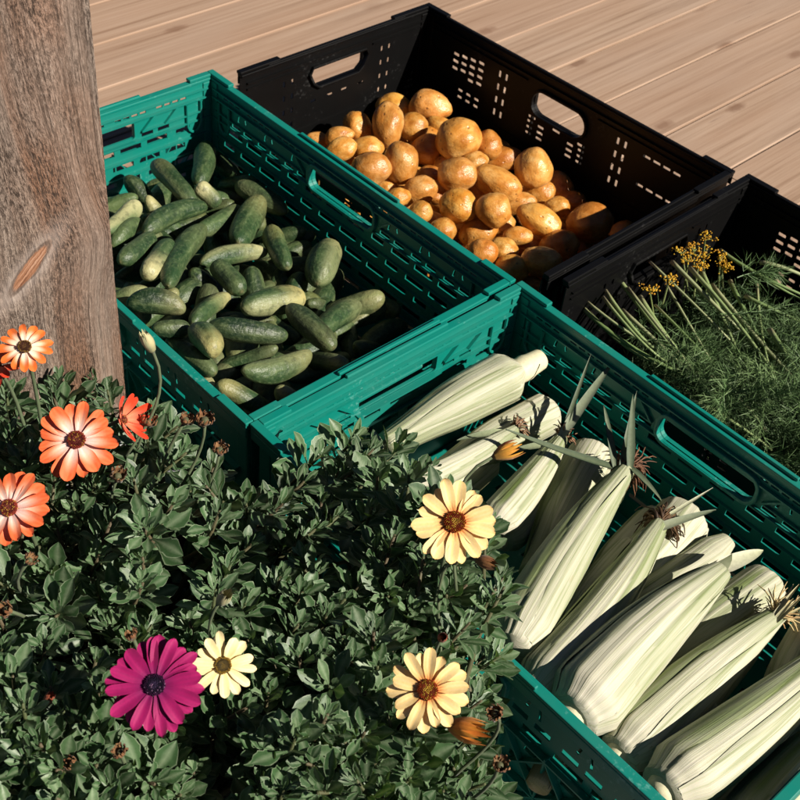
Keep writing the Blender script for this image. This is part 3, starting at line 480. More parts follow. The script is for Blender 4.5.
# ------------------------------------------------------------------ materials
class NT:
    def __init__(s, name):
        s.m = bpy.data.materials.new(name)
        s.m.use_nodes = True
        s.t = s.m.node_tree
        s.b = s.t.nodes['Principled BSDF']
    def n(s, kind, **kw):
        nd = s.t.nodes.new(kind)
        for k, v in kw.items():
            if k[0] == '_': nd.inputs[int(k[1:])].default_value = v
            elif k in nd.inputs.keys(): nd.inputs[k].default_value = v
            else: setattr(nd, k, v)
        return nd
    def l(s, a, b): s.t.links.new(a, b)
    def noise(s, vec, scale, detail=4, rough=.6, mapscale=None):
        if mapscale:
            mp = s.n('ShaderNodeMapping'); mp.inputs['Scale'].default_value = mapscale
            s.l(vec, mp.inputs['Vector']); vec = mp.outputs[0]
        nd = s.n('ShaderNodeTexNoise', Scale=scale, Detail=detail, Roughness=rough)
        s.l(vec, nd.inputs['Vector'])
        return nd.outputs['Fac']
    def ramp(s, fac, stops):
        nd = s.n('ShaderNodeValToRGB')
        e = nd.color_ramp.elements
        while len(e) < len(stops): e.new(.5)
        for el, (p, c) in zip(e, stops):
            el.position = p
            el.color = (c[0], c[1], c[2], 1) if isinstance(c, (tuple, list)) else (c, c, c, 1)
        s.l(fac, nd.inputs[0])
        return nd.outputs[0]
    def mixc(s, fac, a, b, blend='MIX'):
        nd = s.n('ShaderNodeMix', data_type='RGBA', blend_type=blend)
        for sock, v in ((nd.inputs[0], fac), (nd.inputs[6], a), (nd.inputs[7], b)):
            if isinstance(v, bpy.types.NodeSocket): s.l(v, sock)
            elif isinstance(v, (tuple, list)): sock.default_value = (v[0], v[1], v[2], 1)
            else: sock.default_value = v
        return nd.outputs[2]
    def math(s, op, a, b=0.0, c=None):
        nd = s.n('ShaderNodeMath', operation=op)
        for sock, v in zip(nd.inputs, (a, b, c)):
            if v is None: continue
            if isinstance(v, bpy.types.NodeSocket): s.l(v, sock)
            else: sock.default_value = v
        return nd.outputs[0]
    def bump(s, h, strength=.3, dist=.002):
        nd = s.n('ShaderNodeBump', Strength=strength, Distance=dist)
        s.l(h, nd.inputs['Height']); s.l(nd.outputs[0], s.b.inputs['Normal'])
    def coord(s, which='Object'):
        return s.n('ShaderNodeTexCoord').outputs[which]
    def col(s, c):
        if isinstance(c, bpy.types.NodeSocket): s.l(c, s.b.inputs['Base Color'])
        else: s.b.inputs['Base Color'].default_value = (c[0], c[1], c[2], 1)
    def set(s, rough=.5, spec=.5, sss=0, sheen=0, coat=0):
        i = s.b.inputs
        i['Roughness'].default_value = rough
        i['Specular IOR Level'].default_value = spec
        i['Subsurface Weight'].default_value = sss
        i['Subsurface Radius'].default_value = (.004, .002, .001)
        i['Sheen Weight'].default_value = sheen
        i['Coat Weight'].default_value = coat
        return s.m
    def vcol(s):
        return s.n('ShaderNodeVertexColor', layer_name='Col').outputs[0]

def plastic(name, c, scuff, rough, amount, dusty=.13, spec=.45):
    t = NT(name); v = t.coord()
    big = t.noise(v, 9, 5, .65)
    fine = t.noise(v, 160, 3, .6, (1, 1, 1))
    s = t.math('MULTIPLY', big, fine)
    a = t.ramp(s, [(.33, 0), (.42, amount)])
    dust = t.ramp(t.noise(v, 5, 6, .7), [(.45, 0), (.8, dusty)])
    cc = t.mixc(dust, c, (.22, .2, .15))
    t.col(t.mixc(a, cc, scuff))
    rr = t.n('ShaderNodeMapRange', _3=rough - .08, _4=rough + .16); t.l(big, rr.inputs[0])
    t.bump(fine, .08, .0008)
    m = t.set(rough, spec)
    t.l(rr.outputs[0], t.b.inputs['Roughness'])
    return m
M_GREEN = plastic('green_plastic', (.0010, .175, .140), (.12, .35, .31), .40, .6, .10)
M_BLACK = plastic('black_plastic', (.0019, .0019, .0021), (.045, .045, .045), .46, .45, .008, .2)

def m_deck():
    t = NT('deck_wood'); v = t.coord('Object')
    at = t.n('ShaderNodeAttribute', attribute_name='Col').outputs[0]
    sep = t.n('ShaderNodeSeparateColor'); t.l(at, sep.inputs[0])
    off = t.n('ShaderNodeCombineXYZ'); t.l(t.math('MULTIPLY', sep.outputs[0], 13.0), off.inputs[0]); t.l(t.math('MULTIPLY', sep.outputs[0], 37.0), off.inputs[1])
    ad = t.n('ShaderNodeVectorMath', operation='ADD'); t.l(v, ad.inputs[0]); t.l(off.outputs[0], ad.inputs[1])
    vv = ad.outputs[0]
    g1 = t.noise(vv, 1, 6, .68, (85, 1.5, 20))
    g2 = t.noise(vv, 1, 4, .55, (16, .8, 6))
    blot = t.noise(vv, 1, 4, .6, (5, 2.5, 5))
    c = t.ramp(g1, [(.32, (.20, .126, .082)), (.48, (.34, .238, .170)), (.66, (.44, .325, .245))])
    c = t.mixc(t.ramp(g2, [(.35, .0), (.75, .45)]), c, (.33, .20, .13))
    c = t.mixc(t.ramp(blot, [(.45, 0), (.8, .55)]), c, (.36, .27, .215))
    # knots and short dark checks
    mp = t.n('ShaderNodeMapping'); mp.inputs['Scale'].default_value = (9, 3.6, 1); t.l(vv, mp.inputs['Vector'])
    vo = t.n('ShaderNodeTexVoronoi', Scale=1.0, feature='F1', voronoi_dimensions='2D'); t.l(mp.outputs[0], vo.inputs['Vector'])
    kn = t.ramp(t.math('ADD', vo.outputs['Distance'], t.math('MULTIPLY', t.noise(vv, 90, 2, .5), .06)), [(.075, 1), (.15, .0)])
    sel = t.n('ShaderNodeSeparateColor'); t.l(vo.outputs['Color'], sel.inputs[0])
    kn = t.math('MULTIPLY', kn, t.ramp(sel.outputs[0], [(.55, 0), (.6, 1)]))
    c = t.mixc(t.math('MULTIPLY', kn, .7), c, (.14, .07, .04))
    ck = t.ramp(t.noise(vv, 1, 2, .5, (120, 5, 20)), [(.64, 0), (.70, .6)])
    ck = t.math('MULTIPLY', ck, t.ramp(t.noise(vv, 2.2, 2, .5), [(.5, 0), (.62, 1)]))
    c = t.mixc(ck, c, (.14, .085, .06))
    c = t.mixc(t.math('MULTIPLY', sep.outputs[1], .3), c, (.30, .18, .12))
    t.col(c); t.bump(g1, .25, .002)
    return t.set(.72, .3)
M_DECK = m_deck()

def m_post():
    """rough sawn post: grain runs along Z and opens round a knot"""
    t = NT('weathered_post_wood'); v = t.coord('Object')
    sp = t.n('ShaderNodeSeparateXYZ'); t.l(v, sp.inputs[0])
    yk, zk = KNOT
    dy = t.math('SUBTRACT', sp.outputs[1], yk); dz = t.math('SUBTRACT', sp.outputs[2], zk)
    # tilted knot
    ca, sa = math.cos(R(42)), math.sin(R(42))
    ku = t.math('ADD', t.math('MULTIPLY', dy, ca), t.math('MULTIPLY', dz, sa)); kv = t.math('SUBTRACT', t.math('MULTIPLY', dz, ca), t.math('MULTIPLY', dy, sa))
    wk = t.math('MULTIPLY', t.math('SUBTRACT', t.noise(v, 60, 4, .65), .5), .006)
    ku = t.math('ADD', ku, wk); kv = t.math('ADD', kv, wk)
    d = t.math('SQRT', t.math('ADD', t.math('POWER', t.math('DIVIDE', ku, .028), 2.0), t.math('POWER', t.math('DIVIDE', kv, .0085), 2.0)))
    # above the knot the grain runs down into it; beside it the lines stay upright
    dzp = t.math('MAXIMUM', dz, 0.0)
    q = t.math('DIVIDE', dzp, .16)
    fall = t.math('SUBTRACT', 1.0, t.math('POWER', 2.718, t.math('MULTIPLY', t.math('MULTIPLY', q, q), -1.0)))
    qs = t.math('DIVIDE', t.math('SUBTRACT', dy, .01), .045)
    side = t.math('POWER', 2.718, t.math('MULTIPLY', t.math('MULTIPLY', qs, qs), -1.0))
    lean = t.math('MULTIPLY', t.math('MULTIPLY', fall, side), .026)
    qk = t.math('DIVIDE', dz, .05)
    infl = t.math('POWER', 2.718, t.math('MULTIPLY', t.math('MULTIPLY', qk, qk), -1.0))
    comp = t.math('SUBTRACT', 1.0, t.math('MULTIPLY', infl, .18))
    wob = t.noise(v, 1, 2, .5, (2, 5, 1.4))
    y2 = t.math('ADD', t.math('ADD', t.math('MULTIPLY', dy, comp), lean), t.math('MULTIPLY', wob, .006))
    cb = t.n('ShaderNodeCombineXYZ')
    t.l(t.math('ADD', sp.outputs[0], y2), cb.inputs[0]); t.l(y2, cb.inputs[1]); t.l(sp.outputs[2], cb.inputs[2])
    g = cb.outputs[0]
    band = t.noise(g, 1, 3, .6, (60, 60, .8))
    fibre = t.noise(g, 1, 4, .75, (300, 300, 6))
    pits = t.noise(g, 1, 3, .7, (430, 430, 130))
    patch = t.ramp(t.noise(g, 1, 3, .5, (22, 22, 7)), [(.36, .25), (.58, 1)])
    warm = t.noise(g, 1, 3, .5, (13, 26, 1.2))
    c = t.ramp(band, [(.3, (.185, .132, .102)), (.5, (.30, .228, .184)), (.7, (.39, .312, .258))])
    c = t.mixc(t.ramp(warm, [(.47, 0), (.64, .85)]), c, (.25, .125, .072))
    c = t.mixc(t.ramp(t.noise(v, 6, 3, .5), [(.42, 0), (.68, .6)]), c, (.235, .205, .18))
    c = t.mixc(t.ramp(fibre, [(.36, .85), (.50, 0)]), c, (.085, .057, .043))
    c = t.mixc(t.math('MULTIPLY', t.ramp(pits, [(.42, .95), (.53, 0)]), patch), c, (.06, .042, .033))
    c = t.mixc(t.ramp(pits, [(.56, 0), (.68, .35)]), c, (.40, .33, .28))
    cv = t.n('ShaderNodeCombineXYZ'); t.l(ku, cv.inputs[0]); t.l(kv, cv.inputs[1])
    kst = t.noise(cv.outputs[0], 1, 3, .6, (18, 420, 1))
    kc = t.ramp(kst, [(.38, (.13, .055, .03)), (.5, (.28, .135, .075)), (.64, (.40, .24, .165))])
    c = t.mixc(t.ramp(t.math('MULTIPLY', d, .25), [(.25, .0), (.31, .55), (.42, .3), (.62, 0)]), c, t.ramp(fibre, [(.3, (.20, .165, .15)), (.6, (.34, .285, .255))]))
    c = t.mixc(t.ramp(d, [(.80, 1), (.98, 0)]), c, kc)
    edge = t.ramp(t.math('MULTIPLY', d, .5), [(.40, 0), (.46, .95), (.52, .85), (.58, 0)])
    c = t.mixc(t.math('MULTIPLY', edge, t.ramp(kst, [(.3, 1), (.7, .45)])), c, (.085, .062, .052))
    t.col(c)
    smooth_ = t.ramp(t.math('MULTIPLY', d, .25), [(.25, .15), (.65, 1)])
    hsum = t.math('ADD', t.math('MULTIPLY', t.math('ADD', t.math('MULTIPLY', fibre, .8), t.math('MULTIPLY', t.math('MULTIPLY', pits, patch), 1.1)), smooth_), t.math('MULTIPLY', band, .6))
    t.bump(hsum, 1.0, .0045)
    return t.set(.85, .2)

def m_cucumber():
    t = NT('cucumber_skin'); v = t.coord()
    c = t.vcol()
    sp = t.noise(v, 260, 3, .7)
    st = t.noise(v, 1, 4, .6, (22, 150, 150))
    c = t.mixc(t.ramp(st, [(.5, 0), (.75, .5)]), c, t.mixc(.55, c, (.22, .27, .12)))
    c = t.mixc(t.ramp(sp, [(.52, 0), (.68, .55)]), c, t.mixc(.4, c, (.24, .29, .16)))
    c = t.mixc(t.ramp(t.noise(v, 34, 4, .65), [(.46, 0), (.7, .5)]), c, t.mixc(.45, c, (.17, .23, .09)))
    c = t.mixc(t.ramp(t.noise(v, 90, 3, .6), [(.32, .7), (.48, 0)]), c, t.mixc(.75, c, (.010, .022, .010)))
    t.col(c)
    t.bump(t.math('ADD', t.noise(v, 120, 4, .6), t.math('MULTIPLY', st, .7)), .6, .003)
    return t.set(.44, .4, .02)
M_CUKE = m_cucumber()

def m_potato():
    t = NT('potato_skin'); v = t.coord()
    oi = t.n('ShaderNodeObjectInfo')
    sc_ = t.n('ShaderNodeVectorMath', operation='SCALE'); t.l(oi.outputs['Location'], sc_.inputs[0]); sc_.inputs['Scale'].default_value = 40
    off = t.n('ShaderNodeVectorMath', operation='ADD'); t.l(v, off.inputs[0]); t.l(sc_.outputs[0], off.inputs[1]); v = off.outputs[0]
    c = t.ramp(t.noise(v, 1.5, 5, .6), [(.3, (.38, .140, .020)), (.48, (.56, .265, .055)), (.72, (.69, .41, .135))])
    c = t.mixc(t.ramp(t.noise(v, .8, 4, .6), [(.48, 0), (.66, .75)]), c, (.46, .165, .018))
    c = t.mixc(t.ramp(t.noise(v, 9, 3, .6), [(.60, 0), (.72, .45)]), c, (.17, .06, .018))
    c = t.mixc(t.ramp(t.noise(v, 3.2, 4, .7), [(.56, 0), (.70, .35)]), c, (.25, .10, .022))
    vo = t.n('ShaderNodeTexVoronoi', Scale=2.4); t.l(v, vo.inputs['Vector'])
    eye = t.ramp(vo.outputs['Distance'], [(.09, 1), (.2, 0)])
    s2 = t.n('ShaderNodeSeparateColor'); t.l(vo.outputs['Color'], s2.inputs[0])
    eye = t.math('MULTIPLY', eye, t.ramp(s2.outputs[0], [(.62, 0), (.66, 1)]))
    c = t.mixc(t.math('MULTIPLY', eye, .65), c, (.13, .05, .018))
    c = t.mixc(1.0, c, oi.outputs['Color'], 'MULTIPLY')
    t.col(c)
    h = t.math('SUBTRACT', t.math('ADD', t.math('MULTIPLY', t.noise(v, 2.6, 5, .6), 1.2), t.math('MULTIPLY', t.noise(v, 14, 2, .6), .3)), t.math('MULTIPLY', eye, .8))
    t.bump(h,   .38, .004)
    return t.set(.30, .5, .03)
M_POTATO = m_potato()

def m_husk():
    t = NT('corn_husk'); c = t.vcol()
    uv = t.n('ShaderNodeUVMap', uv_map='UVMap').outputs[0]
    oi = t.n('ShaderNodeObjectInfo')
    cb = t.n('ShaderNodeCombineXYZ'); t.l(t.math('MULTIPLY', oi.outputs['Random'], 50.0), cb.inputs[0])
    ad = t.n('ShaderNodeVectorMath', operation='ADD'); t.l(uv, ad.inputs[0]); t.l(cb.outputs[0], ad.inputs[1]); u = ad.outputs[0]
    st = t.noise(u, 1, 4, .65, (46, 1.1, 1))
    fine = t.noise(u, 1, 3, .7, (170, 1.6, 1))
    c2 = t.mixc(t.ramp(st, [(.47, 0), (.70, .7)]), c, t.mixc(.75, c, (.20, .25, .08)))
    c2 = t.mixc(t.ramp(fine, [(.50, 0), (.68, .55)]), c2, t.mixc(.6, c2, (.26, .28, .13)))
    c2 = t.mixc(t.ramp(t.noise(u, 1, 3, .6, (26, .8, 1)), [(.55, 0), (.63, .55)]), c2, (.15, .20, .06))
    c2 = t.mixc(t.ramp(t.noise(u, 1, 3, .6, (9, 5, 1)), [(.68, 0), (.76, .3)]), c2, (.34, .24, .12))
    t.col(c2)
    t.bump(t.math('ADD', t.math('MULTIPLY', fine, .5), st), .5, .0022)
    return t.set(.55, .3, .06)
M_HUSK = m_husk()

def m_vcol(name, rough, spec, nscale, bump=.2, sss=0., sheen=0., dark=.25, trans=0.):
    t = NT(name); v = t.coord(); c = t.vcol()
    nz = t.noise(v, nscale, 4, .6)
    c = t.mixc(t.ramp(nz, [(.35, dark), (.6, 0)]), c, t.mixc(.6, c, (0, 0, 0)))
    t.col(c); t.bump(nz, bump, .001)
    if trans:
        tr = t.n('ShaderNodeBsdfTranslucent'); t.l(t.mixc(1.0, c, (1.1, 1.25, .45), 'MULTIPLY'), tr.inputs[0])
        mx = t.n('ShaderNodeMixShader'); mx.inputs[0].default_value = trans
        t.l(t.b.outputs[0], mx.inputs[1]); t.l(tr.outputs[0], mx.inputs[2])
        out = [q for q in t.t.nodes if q.type == 'OUTPUT_MATERIAL'][0]
        t.l(mx.outputs[0], out.inputs[0])
    return t.set(rough, spec, sss, sheen)
M_LEAF = m_vcol('plant_leaf', .46, .45, 220, .35, 0, .0, .3, .2)
M_STEM = m_vcol('plant_stem', .6, .3, 200)
M_PETAL = m_vcol('flower_petal', .6, .2, 500, .12, .0, .1, .12)
M_DISC = m_vcol('flower_disc', .7, .2, 900, .4)
M_SILK = m_vcol('corn_silk', .6, .3, 300)
M_BLADE = m_vcol('corn_blade', .55, .35, 260, .2)
M_DILL = m_vcol('dill_green', .55, .3, 200, .1, 0, 0, .2)

def m_simple(name, c, c2, scale, rough, spec=.3, b=.3):
    t = NT(name); v = t.coord()
    nz = t.noise(v, scale, 5, .65)
    t.col(t.ramp(nz, [(.3, c), (.7, c2)])); t.bump(nz, b, .004)
    return t.set(rough, spec)
M_SOIL = m_simple('potting_soil', (.012, .008, .005), (.035, .024, .016), 60, .95, .1, .8)
M_EARTH = m_simple('earth', (.05, .035, .022), (.10, .075, .05), 9, .95, .1, .8)
M_ZINC = m_simple('planter_metal', (.16, .17, .18), (.28, .29, .30), 14, .45, .5, .1)

# ------------------------------------------------------------------ ground and deck
me = bpy.data.meshes.new('ground')
me.from_pydata([(-60, -60, -.14), (60, -60, -.14), (60, 60, -.14), (-60, 60, -.14)], [], [(0, 1, 2, 3)])
tag(link('ground', me, M_EARTH), kind='structure')

dk = MB()
PITCH, GAP = .1365, .0042
for i in range(-22, 24):
    x0 = i * PITCH + .0175
    # each run is made of boards butted end to end
    y = -3.1 - random.random() * 1.5
    while y < 4.2:
        L = random.choice((2.4, 3.0, 3.6))
        if i in (1, 2, 3) and y < .9 < y + L - .4: pass
        c = (random.random(), random.random(), 0)
        h = random.uniform(-.0007, .0007)
        w = .0015
        a, b, z = x0 + GAP / 2, x0 + PITCH - GAP / 2, h
        vs = [(a, y, z-.03), (a, y, z-w), (a+w, y, z), (b-w, y, z), (b, y, z-w), (b, y, z-.03)]
        vs += [(p[0], y + L - .003, p[2]) for p in vs]
        dk.add(vs, [(i2, i2+1, i2+7, i2+6) for i2 in range(5)] + [(5, 4, 3, 2, 1, 0), (6, 7, 8, 9, 10, 11)], c)
        y += L
deck = tag(dk.build('deck', M_DECK, colours=True), kind='structure')
for p in deck.data.polygons: p.flip() if p.normal.z < -.2 else None
deck.location = DECK_ORIGIN
deck.rotation_euler = (0, 0, DECK_ROT)

# ------------------------------------------------------------------ crates
def sheet(outline, holes, thick):
    """flat sheet in XY with openings, as mesh data (verts, faces)"""
    cu = bpy.data.curves.new('tmp', 'CURVE')
    cu.dimensions = '2D'; cu.fill_mode = 'BOTH'; cu.extrude = thick / 2
    for pts in [outline] + holes:
        sp = cu.splines.new('POLY'); sp.points.add(len(pts) - 1)
        for p, q in zip(sp.points, pts): p.co = (q[0], q[1], 0, 1)
        sp.use_cyclic_u = True
    o = bpy.data.objects.new('tmp', cu); col.objects.link(o)
    dg = bpy.context.evaluated_depsgraph_get()
    m = bpy.data.meshes.new_from_object(o.evaluated_get(dg))
    vs = [v.co.copy() for v in m.vertices]; fs = [tuple(p.vertices) for p in m.polygons]
    bpy.data.objects.remove(o); bpy.data.curves.remove(cu); bpy.data.meshes.remove(m)
    return vs, fs

def rrect(cx, cy, w, h, r=0, n=5, rot=0):
    if r <= 0: pts = [(-w/2, -h/2), (w/2, -h/2), (w/2, h/2), (-w/2, h/2)]
    else:
        pts = []
        for (sx, sy, a0) in ((1, -1, -90), (1, 1, 0), (-1, 1, 90), (-1, -1, 180)):
            for k in range(n + 1):
                a = R(a0 + 90 * k / n)
                pts.append((sx * (w/2 - r) + r * math.cos(a), sy * (h/2 - r) + r * math.sin(a)))
    c, s = math.cos(rot), math.sin(rot)
    return [(cx + x*c - y*s, cy + x*s + y*c) for x, y in pts]

def ring(mb, M, pts, w, h0, h1, c=None):
    """raised frame round an opening: pts is the outline, w the width of the frame, from h0 to h1 off the sheet"""
    n = len(pts)
    cx = sum(p[0] for p in pts) / n; cy = sum(p[1] for p in pts) / n
    out = []
    for i, p in enumerate(pts):
        a, b = pts[i-1], pts[(i+1) % n]
        t = Vector((b[0]-a[0], b[1]-a[1])).normalized()
        out.append((p[0] + t.y * w, p[1] - t.x * w))
    vs = []
    for q, h in ((pts, h0), (out, h0), (out, h1), (pts, h1)): vs += [M @ Vector((x, y, h)) for x, y in q]
    fs = []
    for k in range(4):
        for i in range(n):
            j = (i + 1) % n
            fs.append((k*n+i, k*n+j, ((k+1) % 4)*n+j, ((k+1) % 4)*n+i))
    mb.add(vs, fs, c)

LX, LY, TH = .6, .4, .0018
INX = .0085                      # the rim stands this far out over the sheets

def green_panel(w, long, lattice=True):
    """-> (sheet verts, faces), ribs(MB) in panel space: x along, y up (0 = deck), z outward"""
    h = RIM - .004
    hw = .130 if long else .118
    hy = RIM - .042
    hh = .034 if long else .028
    handle = rrect(w/2, hy, hw, hh, .012 if long else .005)
    holes = [handle]
    # a line of fine dashes under the rim
    n = int((w - .05) / .0135)
    for i in range(n):
        x = w/2 + (i - (n-1)/2) * .0135
        if i % 5: holes.append(rrect(x, RIM-.0195, .0098, .0042))
    rows = [RIM-.069, RIM-.094, RIM-.119, RIM-.144, RIM-.169]
    n = int((w - .05) / .044)
    for k, y in enumerate(rows):
        for i in range(n):
            x = w/2 + (i - (n-1)/2) * .044 + (.007 if k % 2 else -.007)
            holes.append(rrect(x, y, .034 if (i + k) % 4 else .024, .0082))
    # slanted light slits and short slots beside the hand hole
    for x in [w/2 + s * (hw/2 + .034 + .060*k) for s in (-1, 1) for k in range(3 if long else 1)]:
        if long:
            for q in (-.007, .007):
                holes.append(rrect(x + q, RIM-.032 - (.004 if q > 0 else 0), .0032, .015, rot=R(-14 if q < 0 else 10)))
        for q in (-1, 1): holes.append(rrect(x + q*.0135, RIM-.0535, .019, .0075))
    vs, fs = sheet([(0, .004), (w, .004), (w, h), (0, h)], holes, TH)
    rb = MB(); I = Matrix.Identity(4)
    # ledges above and below each row of slots, inside (z<0) and outside (z>0)
    for k, y in enumerate(rows):
        for zs in ((-.0050, -.0012),):
            rb.box((.008, y + .0085, zs[0]), (w-.008, y + .0104, zs[1]))
    for (a, b) in ((.012, w/2-hw/2-.010), (w/2+hw/2+.010, w-.012)):
        rb.box((a, RIM-.0480, -.0048), (b, RIM-.0464, -.0012))
    rb.box((.008, RIM-.0275, -.0058), (w-.008, RIM-.0255, -.0012))
    rb.box((.008, RIM-.0150, -.0050), (w-.008, RIM-.0132, -.0012))
    # slanted gussets on both sides of the hand hole
    for s in (-1, 1):
        for dx, L in ((.022, .030), (.060, .030)):
            if not long or dx < .05:
                x = w/2 + s * (hw/2 + dx)
                Mx = Matrix.Translation((x, RIM-.037, 0)) @ Matrix.Rotation(R(-48) * s, 4, 'Z')
                rb.box((-.0012, -L/2, -.0050), (.0012, L/2, -.0012), M=Mx)
    if not long: rb.box((w/2-hw/2-.004, hy-hh/2-.0030, -.0075), (w/2+hw/2+.004, hy-hh/2-.0008, -.0012))
    # small arch reliefs near the corners
    for x in (.034, w-.034):
        arc = [(x + .012*math.cos(R(a)), RIM-.060 + .016*math.sin(R(a)), -.0035) for a in range(180, 361, 20)]
        arc = [(x - .012, RIM-.030, -.0035)] + arc + [(x + .012, RIM-.030, -.0035)]
        rb.tube(arc, .0021, 6)
    # outer lattice of slanted ribs
    nn = int(w / .05)
    for i in range(nn if lattice else 0):
        x0 = .012 + i * (w-.024) / nn; x1 = x0 + (w-.024) / nn
        rb.box((x0-.001, .006, .0012), (x0+.001, RIM-.074, .0080))
        for (xa, xb) in ((x0, x1), (x1, x0)):
            for (ya, yb) in ((.008, .068), (.068, .130)):
                a, b = Vector((xa, ya, 0)), Vector((xb, yb, 0)); d = b - a
                Mx = basis(d.normalized(), Vector((-d.y, d.x, 0)).normalized(), Vector((0, 0, 1)), a)
                rb.box((0, -.0009, .0012), (d.length, .0009, .0074), M=Mx)
    for y in ((.006, .068, .132) if lattice else (.006,)):
        rb.box((.010, y-.0011, .0012), (w-.010, y+.0011, .0082))
    rg = MB()
    ring(rg, I, handle, .0050, -.0070 if long else .0012, .0070)
    return (vs, fs), rb, rg

def black_panel(w, long, low):
    top = RIM - .004 - (.062 if low else 0)
    holes = []; handle = None
    if not low:
        if long: handle = rrect(w/2, RIM-.050, .105, .040, .0199, 8)
        else:
            cx = w/2; y0, y1 = RIM-.062, RIM-.030
            handle = [(cx-.040, y0), (cx+.040, y0), (cx+.050, y0+.008), (cx+.058, y1-.008), (cx+.054, y1), (cx-.054, y1), (cx-.058, y1-.008), (cx-.050, y0+.008)]
        holes.append(handle)
    y_hi = top - .006
    def put(x, y, sx, sy):
        if y + sy/2 < y_hi and .012 < x < w-.012:
            if handle and abs(x - w/2) < .075 and y > RIM-.078: return
            holes.append(rrect(x, y, sx, sy, min(sx, sy)*.3, 2))
    if long:
        for s in (-1, 1):
            for gx in (.112, .126):
                for k in range(4): put(w/2 + s*gx, RIM-.040-.022*k, .0048, .0115)
            for gx in (.166, .184, .202, .220):
                if s < 0:
                    put(w/2+s*gx, RIM-.040, .013, .0045); put(w/2+s*gx, RIM-.088, .013, .0045)
                else:
                    for k in range(4 if gx < .2 else 3): put(w/2+s*gx, RIM-.040-.012*k-(gx-.166)*.15, .012, .0055)
                    if gx < .21:
                        for k in range(2): put(w/2+s*gx, RIM-.104-.012*k, .010, .005)
            for gx in (.030, .052):
                for k in range(3): put(w/2+s*gx, RIM-.088-.010*k, .0125, .0048)
        for q in (-.05, .0, .05): put(w/2+q, RIM-.0795, .015, .005)
    else:
        for s in (-1, 1):
            for gx in (.092, .108):
                for k in range(4): put(w/2 + s*gx, RIM-.040-.024*k, .0045, .009)
            for gx in (.015, .05): put(w/2 + s*gx, RIM-.086, .012, .0042)
    vs, fs = sheet([(0, .004), (w, .004), (w, top), (0, top)], holes, TH)
    rb = MB()
    for y in (RIM-.128, RIM-.152, .03):
        for zs in ((-.0032, -.0012), (.0012, .006)): rb.box((.010, y-.001, zs[0]), (w-.010, y+.001, zs[1]))
    if not low:
        rb.box((.012, RIM-.0165, -.0045), (w-.012, RIM-.0140, -.0012))
        rb.box((.012, RIM-.0255, -.0035), (w/2-.07, RIM-.0235, -.0012)); rb.box((w/2+.07, RIM-.0255, -.0035), (w-.012, RIM-.0235, -.0012))
    for i in range(int(w/.1)+1):
        x = .03 + i * (w-.06) / int(w/.1)
        rb.box((x-.0015, .006, .0012), (x+.0015, top-.02, .0075))
    if low: rb.box((.004, top-.006, -.006), (w-.004, top+.002, .008))
    rg = None
    if handle:
        rg = MB(); ring(rg, Matrix.Identity(4), handle, .0042, -.0062, .0075)
    return (vs, fs), rb, rg

